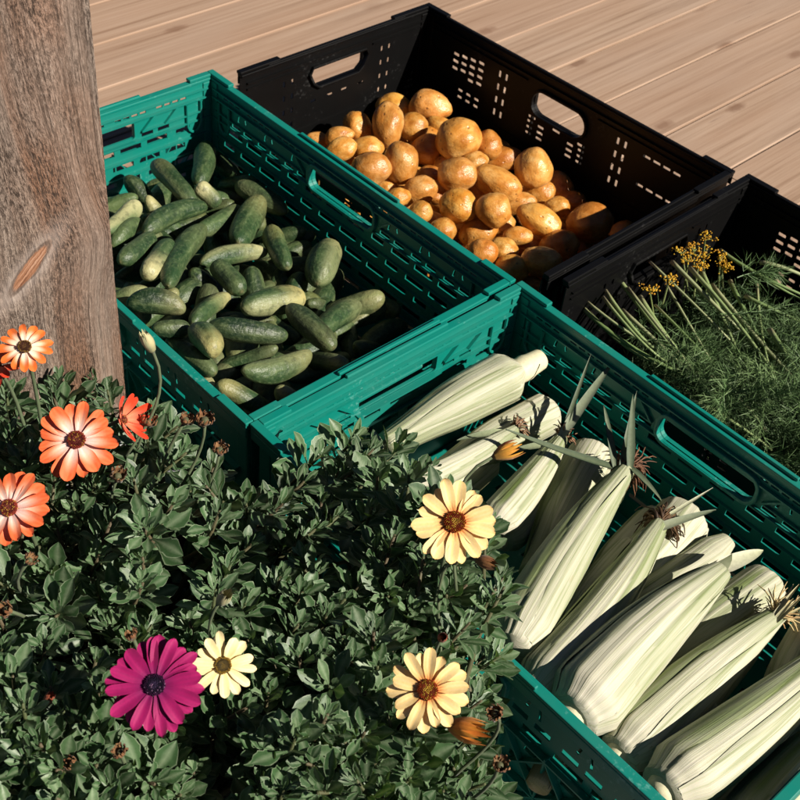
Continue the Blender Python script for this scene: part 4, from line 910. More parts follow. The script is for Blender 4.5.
def crate(name, spec, mat, label, group, green):
    root = empty(name, (spec[0], spec[1], .003), spec[2])
    tag(root, label, 'crate', group)
    ix, iy = LX/2 - INX, LY/2 - INX
    # base with a grid of slots
    holes = [rrect(x*.046, y*.05, .034, .008) for x in range(-5, 6) for y in range(-3, 4)]
    vs, fs = sheet(rrect(0, 0, 2*ix-.004, 2*iy-.004, .012), holes, .004)
    b = MB(); b.add([v + Vector((0, 0, .004)) for v in vs], fs)
    b.build('base', mat, root)
    sides = [('side_panel', 2*ix, True, Matrix.Translation((-ix, -iy, 0)) @ Matrix.Rotation(R(90), 4, 'X')),          # near long side
             ('side_panel', 2*ix, True, Matrix.Translation((ix, iy, 0)) @ Matrix.Rotation(R(180), 4, 'Z') @ Matrix.Rotation(R(90), 4, 'X')),
             ('end_panel', 2*iy, False, Matrix.Translation((-ix, iy, 0)) @ Matrix.Rotation(R(-90), 4, 'Z') @ Matrix.Rotation(R(90), 4, 'X')),
             ('end_panel', 2*iy, False, Matrix.Translation((ix, -iy, 0)) @ Matrix.Rotation(R(90), 4, 'Z') @ Matrix.Rotation(R(90), 4, 'X'))]
    for k, (nm, w, lg, M) in enumerate(sides):
        low = (not green) and k == 0
        (vs, fs), rb, rg = green_panel(w, lg, k != 1) if green else black_panel(w, lg, low)
        p = MB(); p.add(vs, fs); p.add(rb.v, rb.f)
        o = p.build(nm, mat, root); o.matrix_local = M
        if rg:
            h = rg.build('hand_hole_frame', mat, o)
            bevel(h, .0012, 2)
    # rim: a flange with an outer skirt, thicker at the corners and over the hand holes
    rm = MB()
    z1 = RIM
    e = LX/2, LY/2
    def bar(axis, s, lo, hi, o0, o1, za, zb):
        """bar along an axis on side s, from the outer edge o0 inwards to o1"""
        a, b = sorted((s*(e[1-axis]-o0), s*(e[1-axis]-o1)))
        if axis == 0: rm.box((lo, a, za), (hi, b, zb))
        else: rm.box((a, lo, za), (b, hi, zb))
    for axis in (0, 1):
        for s in (-1, 1):
            if not green and axis == 0 and s == -1: continue
            H = e[axis] - (0 if axis == 0 else .0110)
            bar(axis, s, -H, H, 0, .0108, z1-.0045, z1)
            bar(axis, s, -H, H, 0, .0022, z1-.017, z1-.0047)
            if green:
                hl = .098 if axis == 0 else .075
                bar(axis, s, -hl, hl, .0, .0048, z1+.0002, z1+.0042)
            else:
                hl = .085 if axis == 0 else .07
                bar(axis, s, -H+.05, H-.05, .0055, .0102, z1+.0002, z1+.0026)
    for sx in (-1, 1):
        for sy in (-1, 1):
            drop = (not green) and sy == -1
            zt = z1
            for (ax, L) in ((0, .050), (1, .046 if green else .085)):
                if drop and ax == 0: continue
                x0, x1 = sorted((sx*(e[0]+.0006), sx*(e[0]-(L if ax == 0 else .0095))))
                y0, y1 = sorted((sy*(e[1]+.0006), sy*(e[1]-(.0095 if ax == 0 else L))))
                if ax == 1: y0, y1 = sorted((sy*(e[1]-.0098), sy*(e[1]-L)))
                rm.box((x0, y0, zt+.0003), (x1, y1, zt+.0050))
            # corner column
            x0, x1 = sorted((sx*(ix+.002), sx*(ix-.016))); y0, y1 = sorted((sy*(iy+.002), sy*(iy-.003)))
            zt2 = RIM-.05 if drop else RIM-.0049
            rm.box((x0, y0, .008), (x1, y1, zt2))
            x0, x1 = sorted((sx*(ix+.002), sx*(ix-.003))); y0, y1 = sorted((sy*(iy-.0032), sy*(iy-.016)))
            rm.box((x0, y0, .008), (x1, y1, zt2))
    o = rm.build('rim', mat, root); bevel(o, .0016, 2)
    return root

crate('crate', CRATE_A, M_GREEN, 'green plastic crate full of cucumbers beside the wooden post', 'crates of vegetables on the deck', True)
crate('crate', CRATE_B, M_GREEN, 'green plastic crate full of ears of corn behind the flowers', 'crates of vegetables on the deck', True)
crate('crate', CRATE_C, M_BLACK, 'black plastic crate holding a heap of potatoes', 'crates of vegetables on the deck', False)
crate('crate', CRATE_D, M_BLACK, 'black plastic crate full of dill with yellow flower heads', 'crates of vegetables on the deck', False)

# ------------------------------------------------------------------ cucumbers
DG, MG, LG, PALE = (.008, .023, .009), (.021, .052, .018), (.075, .120, .042), (.50, .47, .25)
def cucumber_mesh(L, r, pale, tone, seed):
    rg = random.Random(seed)
    n, k = 22, 20
    bend = rg.uniform(-.010, .012) * (L / .1); bd = rg.uniform(0, 2*PI)
    nx, taper = rg.uniform(2.8, 4.4), rg.uniform(.84, .98)
    belly = rg.uniform(0, 2*PI); ph = rg.uniform(0, 9)
    stripes = rg.random() < .55
    yel = mix(PALE, (.50, .36, .06), rg.uniform(0, .6) if pale < 1 else 0)
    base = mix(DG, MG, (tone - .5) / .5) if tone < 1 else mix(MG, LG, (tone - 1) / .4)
    mb = MB(); vs, cs, fs = [], [], []
    for i in range(n + 1):
        # end 1 is at -X
        s = i / n
        u = -math.cos(PI * s)                      # dense at the ends
        x = u * L / 2
        e = abs(u)
        q = (1 - e ** nx) ** .5 if e < 1 else 0
        rr = r * q * (1 + .05 * math.sin(3 * u + ph)) * (1 - (1 - taper) * (u * .5 + .5))
        off = bend * (1 - u*u)
        for j in range(k):
            a = 2*PI*j/k
            lob = 1 + .035 * math.cos(3*a + ph) + .02*math.cos(7*a+ph*2)
            p = Vector((x, math.cos(a)*rr*lob + off*math.cos(bd), math.sin(a)*rr*lob + off*math.sin(bd)))
            nn = noise.noise(Vector((x*60 + seed*3, math.cos(a)*1.3, math.sin(a)*1.3)))
            vs.append(p + Vector((0, nn, nn)) * r * .02)
            c = base
            bl = sstep(.35, 1, math.cos(a - belly)) * .75
            c = mix(c, mix(LG, PALE, .25 + .5*pale), bl * min(1, .25 + pale))
            if stripes:
                c = mix(c, LG, sstep(.55, 1, math.cos(6*a + ph + nn)) * (.25 + .35*sstep(.3, -.9, u)))
            t = sstep(.15, -.95, u + nn*.25)
            c = mix(c, yel, t * min(1, pale) * .95)
            if pale > 1: c = mix(c, PALE, (pale - 1) * 1.6 * sstep(.9, -.4, u))
            c = mix(c, LG, .45 * sstep(.8, 1, -u) * (1 - min(1, pale)))
            c = mix(c, (.16, .13, .06), sstep(.985, 1.0, abs(u)) * .8)
            cs.append(c)
    for i in range(n):
        for j in range(k):
            fs.append((i*k+j, i*k+(j+1) % k, (i+1)*k+(j+1) % k, (i+1)*k+j))
    mb.add(vs, fs, cs)
    return mb
def place_axis(o, p1, p2, roll=0.0):
    p1, p2 = Vector(p1), Vector(p2)
    x = (p2 - p1).normalized()
    y, z, _ = frame(x, Vector((math.sin(roll), .3, math.cos(roll))))
    o.matrix_world = basis(x, y, z, (p1 + p2) / 2)
for i, (p1, p2, r, pale, tone, lab) in enumerate(CUCUMBERS):
    L = (Vector(p1) - Vector(p2)).length
    o = cucumber_mesh(L, r, pale*.85 if pale < 1 else pale, tone - .1, i).build('cucumber', M_CUKE, None, True, True)
    place_axis(o, p1, p2, i * 1.7)
    tag(o, lab, 'cucumber', 'cucumbers heaped in the green crate')
for i, (p1, p2, r) in enumerate(CUCUMBER_FILL):
    L = (Vector(p1) - Vector(p2)).length
    o = cucumber_mesh(L, r, .15, random.uniform(.6, 1.05), 100 + i).build('cucumber', M_CUKE, None, True, True)
    place_axis(o, p1, p2, i)
    tag(o, 'cucumber deep in the heap, mostly hidden under the others', 'cucumber', 'buried cucumbers')

# ------------------------------------------------------------------ potatoes
def potato_mesh(seed):
    rg = random.Random(seed)
    bm = bmesh.new(); bmesh.ops.create_icosphere(bm, subdivisions=4, radius=1)
    off = Vector((rg.uniform(-50, 50), rg.uniform(-50, 50), 0))
    sq = rg.uniform(-.10, .10)
    pits = [Vector((rg.gauss(0, 1), rg.gauss(0, 1), rg.gauss(0, 1))).normalized() for _ in range(6)]
    for v in bm.verts:
        d = v.co.normalized()
        f = 1 + .13*noise.noise(d*1.1 + off) + .035*noise.noise(d*3.2 + off) + .010*noise.noise(d*9 + off)
        for q in pits:
            a = d.angle(q)
            if a < .30: f -= .055 * (1 - a/.30) ** 2
        v.co = d * f; v.co.y *= 1 + sq * d.x; v.co.z *= 1 + sq * d.x
    me = bpy.data.meshes.new('potato'); bm.to_mesh(me); bm.free()
    me.polygons.foreach_set('use_smooth', [True]*len(me.polygons)); me.materials.append(M_POTATO)
    return me
PM = [potato_mesh(50 + i) for i in range(14)]
CX, CY, CZ = Vector(CAM_X), Vector(CAM_Y), Vector(CAM_Z)
def put_potato(i, loc, a, b, ang, tone, lab, group, hue=None):
    o = bpy.data.objects.new('potato', PM[i % len(PM)]); col.objects.link(o)
    rg = random.Random(i)
    tilt = Quaternion((rg.uniform(-1, 1), rg.uniform(-1, 1), rg.uniform(-.2, .2)), R(rg.uniform(0, 14)))
    ax = tilt @ (CX * math.cos(R(ang)) + CY * math.sin(R(ang)))
    x, y, z = frame(CZ, ax)
    o.matrix_world = basis(x, y, z, loc) @ Matrix.Diagonal((a, b, (b*.97), 1))
    t = .85 + .3 * rg.random()
    o.color = (1.0 * t, (.93 + .1*rg.random()) * t, (.85 + .25*rg.random()) * t, 1)
    if tone < .8: o.color = (.82*t, .66*t, .55*t, 1)      # browner, redder tint paints the shade on tubers in shadow, with some brown ones
    tag(o, lab, 'potato', group)
for i, (loc, a, b, ang, tone, lab) in enumerate(POTATOES):
    put_potato(i, loc, a, b, ang, tone, lab, 'potatoes heaped in the black crate')
for i, loc in enumerate(POTATO_FILL):
    rg = random.Random(900+i)
    put_potato(200+i, loc, rg.uniform(.030, .038), rg.uniform(.024, .028), rg.uniform(0, 180), 1,
               'potato deep in the heap, mostly hidden under the others', 'buried potatoes')

# ------------------------------------------------------------------ corn
HW, HG, HDG = (.565, .545, .435), (.125, .185, .048), (.10, .15, .045)
def husk_mesh(L, r, opt, seed, gdir=0.):
    """ear wrapped in overlapping husk leaves; x runs from base (0) to tip (L)"""
    rg = random.Random(seed)
    K, N = 40, 84
    nl = 5
    seams = sorted([(2*PI*i/nl + rg.uniform(-.35, .35)) % (2*PI) for i in range(nl)])
    greens = [rg.uniform(.02, .30) for _ in range(nl)]
    mids = [(seams[q] + (seams[(q+1) % nl] + (2*PI if q == nl-1 else 0)))/2 for q in range(nl)]
    order = sorted(range(nl), key=lambda q: -math.cos(mids[q] - gdir))
    greens[order[0]] = .95; greens[order[-1]] = .6; greens[order[1]] = max(greens[order[1]], .35)
    if opt == 'main': greens = [g * .45 for g in greens]
    tw = rg.uniform(-.5, .5)
    bend = rg.uniform(-.06, .06) * r
    vs, cs, fs, uvs = [], [], [], []
    ph = rg.uniform(0, 9)
    for i in range(K + 1):
        s = i / K
        if opt in ('round',):    pr = (min(1, (s / .09)) ** .5) * (1 - .10*s - .42*sstep(.45, 1, s))
        elif opt == 'shank':     pr = (.34 + .66*sstep(.03, .17, s)) * (1 - .30*sstep(.4, 1, s) - .2*s)
        elif opt != 'shank' and opt != 'flat': pr = (.70 + .30*sstep(0, .10, s)) * (1 - .10*s - .56*s**2.4)
        elif opt == 'flat':      pr = (.55 + .45*min(1, s/.12)) * (1 - .35*sstep(.6, 1, s))
        else:                    pr = (.62 + .38*sstep(0, .15, s)) * (1 - .06*s - .66*sstep(.42, 1.0, s))
        for j in range(N):
            a = 2*PI*j/N
            aw = (a + tw*s) % (2*PI)
            k = nl - 1
            for q in range(nl):
                if aw >= seams[q]: k = q
            a0 = seams[k]; a1 = seams[(k+1) % nl] + (2*PI if k == nl-1 else 0)
            w = (aw - a0 if aw >= a0 else aw + 2*PI - a0) / (a1 - a0)
            step = .052 * (1 - w)                                # a leaf's edge stands over the next one
            rib = .010*math.sin(a*17 + ph) + .007*math.sin(a*29 + 2*ph + s*3) + .014*noise.noise(Vector((math.cos(a)*5 + seed, math.sin(a)*5, s*.8)))
            lump = .03*noise.noise(Vector((s*6 + seed, math.cos(a), math.sin(a))))
            rr = r * pr * (.965 + step + rib + lump)
            fl = .62 if opt == 'flat' else 1
            vs.append((s*L, math.cos(a)*rr + bend*math.sin(PI*s)*4, math.sin(a)*rr*fl))
            g = greens[k]
            c = mix(HW, HG, g * (.75 + .5*noise.noise(Vector((a*4, s*1.5, seed)))))
            c = mix(c, HG, .55*sstep(.16, 0, w) * (.4 + .6*s))          # greener along the leaf edge
            c = mix(c, HG, .35*sstep(.55, 1, s))
            c = mix(c, (.63, .585, .495), .6*sstep(.20, 0, s) if opt != 'flat' else 0)
            cs.append(c); uvs.append((j/N, s))
    for i in range(K):
        for j in range(N):
            fs.append((i*N+j, i*N+(j+1) % N, (i+1)*N+(j+1) % N, (i+1)*N+j))
    fs.append(tuple(range(N-1, -1, -1))); fs.append(tuple(range(K*N, (K+1)*N)))
    # outer husk leaves lying over the ear, their edges lifting off a little
    def prof(s):
        if opt == 'round': return (min(1, (s / .09)) ** .5) * (1 - .10*s - .42*sstep(.45, 1, s))
        if opt == 'shank': return (.34 + .66*sstep(.03, .17, s)) * (1 - .30*sstep(.4, 1, s) - .2*s)
        return (.70 + .30*sstep(0, .10, s)) * (1 - .10*s - .56*s**2.4)
    if opt != 'flat':
        for q in range(4):
            am = gdir + q*PI/2 + rg.uniform(-.5, .5) + (PI*.25 if q else 0)
            hwid = rg.uniform(.42, .72); s0, s1 = rg.uniform(.0, .02), rg.uniform(.88, 1.04)
            gr = rg.uniform(.65, 1.0) if q == 0 else rg.uniform(.0, .45)
            lf = rg.uniform(.0, .035); sk = rg.uniform(-.35, .35)
            na, ns = 13, 26
            b0 = len(vs)
            for side in (1, 0):
                for i in range(ns):
                    s = s0 + (s1 - s0)*i/(ns-1); v_ = i/(ns-1)
                    hw_ = hwid*(.72 + .28*sstep(0, .3, v_))*(1 - v_**2.6)**.8 + .015
                    for j in range(na):
                        t = j/(na-1)*2 - 1
                        a = am + sk*v_ + hw_*t
                        rib = .012*math.sin(a*23 + ph + q) + .008*noise.noise(Vector((a*9, s*2, seed + q)))
                        lift = max(0, noise.noise(Vector((s*3.1, q*5 + (3 if t > 0 else 0), seed))))*lf*3
                        rr = r*(prof(max(.012, min(s, 1)))*(1.0 + (.052 - .038*t**4)*sstep(-.02, .10, v_) + rib) + lift*abs(t)**4 + .05*max(0, v_ - .8)) - (0 if side else .0007)
                        vs.append((s*L, math.cos(a)*rr + bend*math.sin(PI*min(1, s))*4, math.sin(a)*rr))
                        c = mix(HW, HG, gr*(.7 + .5*noise.noise(Vector((a*5, s*2, seed + q*7)))))
                        c = mix(c, HG, .7*abs(t)**4*(.3 + .7*v_))
                        c = mix(c, (.63, .585, .495), .5*sstep(.25, 0, s))
                        cs.append(c); uvs.append((a/(2*PI) + q*.3, s))
            o2 = b0 + na*ns
            for i in range(ns-1):
                for j in range(na-1):
                    k0 = b0 + i*na + j; k1 = o2 + i*na + j
                    fs.append((k0, k0+1, k0+na+1, k0+na)); fs.append((k1, k1+na, k1+na+1, k1+1))
    me = bpy.data.meshes.new('husk'); me.from_pydata(vs, [], fs)
    at = me.color_attributes.new('Col', 'FLOAT_COLOR', 'POINT')
    flat = []
    for c in cs: flat.extend((*c, 1))
    at.data.foreach_set('color', flat)
    uvl = me.uv_layers.new(name='UVMap')
    for lp in me.loops:
        uvl.data[lp.index].uv = uvs[lp.vertex_index]
    # close the seam of the texture
    for p in me.polygons:
        us = [uvl.data[l].uv[0] for l in p.loop_indices]
        if max(us) - min(us) > .5 and len(us) == 4:
            for l in p.loop_indices:
                if uvl.data[l].uv[0] < .5: uvl.data[l].uv = (uvl.data[l].uv[0] + 1, uvl.data[l].uv[1])
    return me

def blade(mb, p0, d, up, L, w, bend, c0, c1, fold=.35, twist=0., n=10):
    """strip leaf: starts at p0, runs along d, bends towards up"""
    d = Vector(d).normalized(); x, y, z = frame(d, Vector(up)); side = d.cross(x)
    vs, fs, cs = [], [], []
    p = Vector(p0)
    for i in range(n + 1):
        s = i / n
        ww = w * (min(1, .55 + 2*s)) * (1 - s**2.2)**.7 if s < 1 else 0.0006
        q = Quaternion(d, twist*s)
        sd = q @ side; nn = q @ x
        dd = (d + x * bend * s * 1.6).normalized()
        if i: p = p + dd * L / n
        vs += [p - sd*ww*.5 + nn*ww*fold*.5, p - nn*.0006, p + sd*ww*.5 + nn*ww*fold*.5]
        c = mix(c0, c1, s)
        cs += [c, mix(c, (.35, .38, .2), .18), c]
    for i in range(n):
        for j in (0, 1): fs.append((i*3+j, i*3+j+1, i*3+j+4, i*3+j+3))
    # underside so the blade has thickness
    b = len(vs); off = [v - x * .0007 for v in vs]
    fs += [tuple(reversed([b+i for i in f])) for f in list(fs)]
    mb.add(vs + off, fs, cs + cs)

def silk(mb, p0, d, n, L, spread, c0, c1, droop=.6, rad=.0006, seed=0):
    rg = random.Random(seed)
    d = Vector(d).normalized(); x, y, _ = frame(d, Vector((0, 0, 1)))
    for i in range(n):
        a = rg.uniform(0, 2*PI); q = rg.random()**.5
        dd = (d + (x*math.cos(a) + y*math.sin(a))*spread*q).normalized()
        p = Vector(p0) + (x*math.cos(a) + y*math.sin(a))*.006*q
        l = L*rg.uniform(.5, 1.1)
        pts = [p]; cur = dd.copy()
        for k in range(6):
            cur = (cur + Vector((rg.uniform(-.35, .35), rg.uniform(-.35, .35), rg.uniform(-.35, .35) - droop*.35))).normalized()
            pts.append(pts[-1] + cur*l/6)
        mb.tube(pts, [rad, rad, rad, rad, rad, rad*.8, rad*.4], 4, mix(c0, c1, rg.random()), caps=False)

BL0, BL1 = (.050, .078, .045), (.095, .13, .085)
for i, (pb, pt, r, opt, lab) in enumerate(CORN):
    pb, pt = Vector(pb), Vector(pt); L = (pt - pb).length
    x = (pt - pb).normalized()
    up = Vector((0, 0, 1)); z = (up - x*up.dot(x)).normalized(); y = z.cross(x)
    root = empty('corn_ear'); root.matrix_world = basis(x, y, z, pb)
    tag(root, lab, 'corn', 'ears of corn in the green crate')
    away = Vector((-math.cos(CRATE_B[2]), -math.sin(CRATE_B[2]), .35))  # greenest leaf faces away from the sun; flank shade is put into its colour
    me = husk_mesh(L, r, opt, 300 + i, math.atan2(away.dot(z), away.dot(y)))
    me.materials.append(M_HUSK); me.polygons.foreach_set('use_smooth', [True]*len(me.polygons))
    h = link('husk', me, None, root)
    rg = random.Random(i)
    PB = {'rust': 'r', 'brown': 'b', 'dark': 'd', 'straw': 's', 'plain': 'p', 'main': 'm'}.get(opt)
    if opt not in ('round', 'flat'):
        # husk leaf ends closing over the tip
        tb = MB()
        nbl = 7 if opt != 'main' else 9
        for k in range(nbl):
            a = 2*PI*k/nbl + rg.uniform(-.3, .3)
            rad = r*.24
            p0 = Vector((L*.80, math.cos(a)*r*.50, math.sin(a)*r*.50))
            tgt = Vector((L*1.06, math.cos(a)*rad*.35, math.sin(a)*rad*.35))
            blade(tb, p0, tgt - p0, (0, math.cos(a), math.sin(a)), (tgt-p0).length*rg.uniform(.85, 1.12), r*.75, rg.uniform(-.1, .12),
                  mix(HW, HG, rg.uniform(.1, .5)), mix(HW, HG, rg.uniform(.3, .8)), fold=-.25)
        tb.build('husk_tip', M_BLADE, root, True, True)
    if opt in ('shank', 'main', 'plain', 'straw'):
        sk = MB(); rs = r*.42 if opt == 'shank' else r*.40
        l0 = -.022 if opt == 'shank' else -.010
        sk.tube([(l0, 0, 0), (l0+.004, 0, 0), (-.002, 0, 0), (.004, 0, 0), (.03, 0, 0)], [rs*.82, rs*1.0, rs*1.12, rs*1.25, rs*1.1], 18, (.66, .62, .42))
        sk.tube([(l0-.0004, 0, 0), (l0-.002, 0, 0)], [rs*.6, rs*.5], 14, (.55, .47, .30))
        bevel(sk.build('stalk', M_BLADE, root, True, True), .001, 1)
    if opt in ('rust', 'dark', 'brown', 'straw'):
        sb = MB()
        c0, c1, n, sl, sp, dr = {'rust': ((.20, .095, .05), (.09, .045, .028), 230, .038, 1.1, 1.0), 'dark': ((.05, .028, .017), (.13, .07, .03), 260, .048, .8, 1.5),
                  'brown': ((.26, .15, .08), (.16, .08, .05), 70, .018, .9, .6), 'straw': ((.55, .45, .22), (.34, .20, .09), 90, .034, .7, .4)}[opt]
        silk(sb, (L*1.0, 0, .003), (1, 0, .1), n, sl, sp, c0, c1, dr, .0008, i)
        if opt in ('rust', 'dark'):
            # matted core of dried silk
            silk(sb, (L*1.0, 0, .0), (.7, .2, .15), 110, sl*.6, 1.3, mix(c0, (0, 0, 0), .3), c1, dr, .0020, i+70)
        sb.build('silk', M_SILK, root, True, True)
    ML = root.matrix_world.to_3x3().inverted()
    def flag(name, start, wdir, L2, w, bend, c0=BL0, c1=BL1, twist=0.):
        b = MB(); blade(b, start, ML @ Vector(wdir), ML @ Vector((0, 0, 1)), L2, w*.82, bend, c0, c1, .3, twist, 12)
        return b.build(name, M_BLADE, root, True, True)
    if opt == 'rust':
        flag('flag_leaf', (L*.98, 0, .004), (-.85, .12, .05), .135, .013, .12)
        flag('flag_leaf', (L*.98, -.006, .004), (-.12, .62, .75), .085, .012, .10)
        flag('flag_leaf', (L*.97, .004, .004), (.10, .72, .65), .088, .009, -.05)
        flag('flag_leaf', (L*1.0, 0, .008), (.45, -.55, .1), .055, .009, -.25)
        flag('flag_leaf', (L*.96, .008, .002), (-.2, .7, .5), .075, .010, -.1)
    if opt == 'brown':
        flag('flag_leaf', (L*.9, 0, .004), (-.9, -.4, .2), .06, .012, -.2, (.3, .34, .2), BL1)
    if opt == 'dark':
        flag('flag_leaf', (L*.9, .006, .004), (.75, .38, .15), .085, .013, -.1, (.36, .39, .27), BL1)
        flag('flag_leaf', (L*.9, .009, .004), (.75, .62, .12), .10, .006, 0, (.4, .42, .25), (.4, .4, .3))
    if i == 3:
        flag('flag_leaf', (L*.92, 0, .004), (.45, .75, .45), .12, .015, -.1, (.30, .34, .24), BL1)
        flag('flag_leaf', (L*.98, 0, .004), (.25, .8, .6), .10, .007, .05)
    if opt == 'main':
        flag('flag_leaf', (L*.97, .004, .004), (.75, .5, .02), .065, .022, -.05, HW, (.42, .44, .28), .4)
    if opt == 'straw':
        for k in range(8):
            flag('flag_leaf', (L*.94, rg.uniform(-.008, .008), .004), (x.x + rg.uniform(-.4, .4), x.y + rg.uniform(-.4, .4), rg.uniform(-.1, .5)), rg.uniform(.03, .055), .006, rg.uniform(-.3, .3), mix(HW, HG, .4), (.5, .42, .22))

# ------------------------------------------------------------------ dill
dc, dn = Vector((CRATE_D[0], CRATE_D[1], 0)), CRATE_D[2]
dx_, dy_ = Vector((math.cos(dn), math.sin(dn), 0)), Vector((-math.sin(dn), math.cos(dn), 0))
def feather(mb, p, d, L, rg, c, dens=1.0):
    """feathery dill frond: axis, side branches, thread-fine leaflets"""
    d = Vector(d).normalized(); x, y, _ = frame(d, Vector((rg.uniform(-1, 1), rg.uniform(-1, 1), .6)))
    pts = [Vector(p)]; cur = d
    n = 8
    for k in range(n):
        cur = (cur + Vector((rg.uniform(-.2, .2), rg.uniform(-.2, .2), rg.uniform(-.2, .1)))).normalized()
        pts.append(pts[-1] + cur*L/n)
    mb.tube(pts, [.0009*(1-.08*k) for k in range(n+1)], 4, c, caps=False)
    for k in range(1, n + 1):
        for s in (-1, 1):
            for rep in range(2):
                side = (x*s*math.cos(rep*1.1+rg.uniform(-.3, .3)) + y*math.sin(rep*1.3+rg.uniform(-.6, .6)) + cur*.7).normalized()
                bl = L*(.34 - .022*k)*rg.uniform(.7, 1.2)
                q0 = pts[k]
                for j in range(1, 5):
                    q = q0 + side*bl*j/4.5
                    for m in range(2):
                        t = (side + Vector((rg.uniform(-1, 1), rg.uniform(-1, 1), rg.uniform(-.7, .9)))*.9).normalized()
                        ll = rg.uniform(.011, .024)
                        w = t.cross(Vector((rg.uniform(-1, 1), rg.uniform(-1, 1), rg.uniform(-1, 1)))).normalized()*.00036
                        mb.add([q - w, q + w, q + t*ll*.7 + w*.7, q + t*ll, q + t*ll*.7 - w*.7], [(0, 1, 2, 3, 4)], mix(c, (.15, .23, .10), rg.random()*.7))
                w = side.cross(cur); w = (w.normalized() if w.length > 1e-4 else Vector((1, 0, 0)))*.0005
                mb.add([q0 - w, q0 + w, q0 + side*bl], [(0, 1, 2)], c)
labels_d = ['bunch of dill with thick cut stems slanting from the near corner of the black crate',
            'bunch of dill with yellow flower heads along the black end rim',
            'bunch of feathery dill at the far right of the black crate']
dill = []
for k in range(3):
    root = empty('dill_bunch', (dc.x + dx_.x*(-.16 + .16*k), dc.y + dx_.y*(-.16 + .16*k), .02))
    tag(root, labels_d[k], 'dill', 'bunches of dill in the black crate'); dill.append(root)
def which(p):
    u = (Vector((p[0], p[1], 0)) - dc)
    a, b = u.dot(dx_), u.dot(dy_)
    if b > .02 and a < .05: return 1
    return 0 if a < .02 else 2
SG = [(.24, .32, .13), (.16, .24, .085), (.31, .35, .18)]
rg = random.Random(77)
for st in DILL_STEMS:
    k = which(st[0]); b = MB(); o = Vector(dill[k].location)
    P0, P1, P2 = [Vector(p) - o for p in st]
    pts = []
    for s in range(9):
        t = s/8
        pts.append(P0*(1-t)**2 + (P1*2 - (P0+P2)*.5)*2*t*(1-t) + P2*t*t)
    r0 = rg.uniform(.0017, .0036)
    c = rg.choice(SG)
    b.tube(pts, [r0*(1 - .45*s/8) for s in range(9)], 8, cs=[mix((.42, .36, .22), c, min(1, s/1.2)) for s in range(9)])
    b.build('stem', M_DILL, dill[k], True, True)
fr = [MB() for _ in range(3)]
for i in range(300):
    lx, ly = rg.uniform(-.27, .27), rg.uniform(-.172, .172)
    zz = RIM - .075 + rg.uniform(-.06, .022) - .03*sstep(.10, .17, ly)
    if lx < -.17: zz -= .035
    p = dc + dx_*lx + dy_*ly; p.z = zz
    k = which(p); o = Vector(dill[k].location)
    a = rg.gauss(-.55, .9)
    d = Vector((math.cos(a), math.sin(a), rg.uniform(-.15, .45)))
    e = p + d*.07
    u = Vector((e.x, e.y, 0)) - dc
    if abs(u.dot(dx_)) > .275 or abs(u.dot(dy_)) > .178: d = Vector((-(p - dc).x, -(p - dc).y, .1)).normalized()
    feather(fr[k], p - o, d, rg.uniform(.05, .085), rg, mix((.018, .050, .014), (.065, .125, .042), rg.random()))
for i in range(46):
    lx, ly = rg.uniform(-.20, .27), rg.uniform(-.165, .10)
    p = dc + dx_*lx + dy_*ly; p.z = RIM - .052 + rg.uniform(-.01, .03)
    k = which(p); a = rg.gauss(-.6, .7)
    e = p + Vector((math.cos(a), math.sin(a), 0))*.07
    u = Vector((e.x, e.y, 0)) - dc
    if abs(u.dot(dx_)) > .275 or abs(u.dot(dy_)) > .178: continue
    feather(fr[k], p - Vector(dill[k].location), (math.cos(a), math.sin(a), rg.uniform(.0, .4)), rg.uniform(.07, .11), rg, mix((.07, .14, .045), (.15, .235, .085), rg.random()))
for k in range(3): fr[k].build('frond', M_DILL, dill[k], False, True)
for u in DILL_UMBELS:
    k = 1; o = Vector(dill[k].location); b = MB(); c = Vector(u) - o
    foot = c + Vector((rg.uniform(-.01, .02), rg.uniform(-.03, 0), -.05))
    b.tube([foot, c*.6 + foot*.4, c], [.0016, .0013, .001], 6, (.16, .2, .07))
    for j in range(8):
        a = rg.uniform(0, 2*PI); q = rg.random()**.5
        t = c + Vector((math.cos(a)*.011*q, math.sin(a)*.011*q, .006 + rg.uniform(-.004, .004)))
        b.tube([c, t], [.0006, .0005], 4, (.2, .22, .06), caps=False)
        for m in range(6):
            v = t + Vector((rg.gauss(0, .0026), rg.gauss(0, .0026), rg.gauss(0, .002)))
            s = rg.uniform(.0009, .0018); yc = mix((.66, .42, .015), (.50, .22, .01), rg.random())
            b.add([v+Vector((s, 0, 0)), v+Vector((-s, 0, 0)), v+Vector((0, s, 0)), v+Vector((0, -s, 0)), v+Vector((0, 0, s)), v+Vector((0, 0, -s))],
                  [(0, 2, 4), (2, 1, 4), (1, 3, 4), (3, 0, 4), (2, 0, 5), (1, 2, 5), (3, 1, 5), (0, 3, 5)], yc)
    b.build('flower_head', M_DILL, dill[k], False, True)

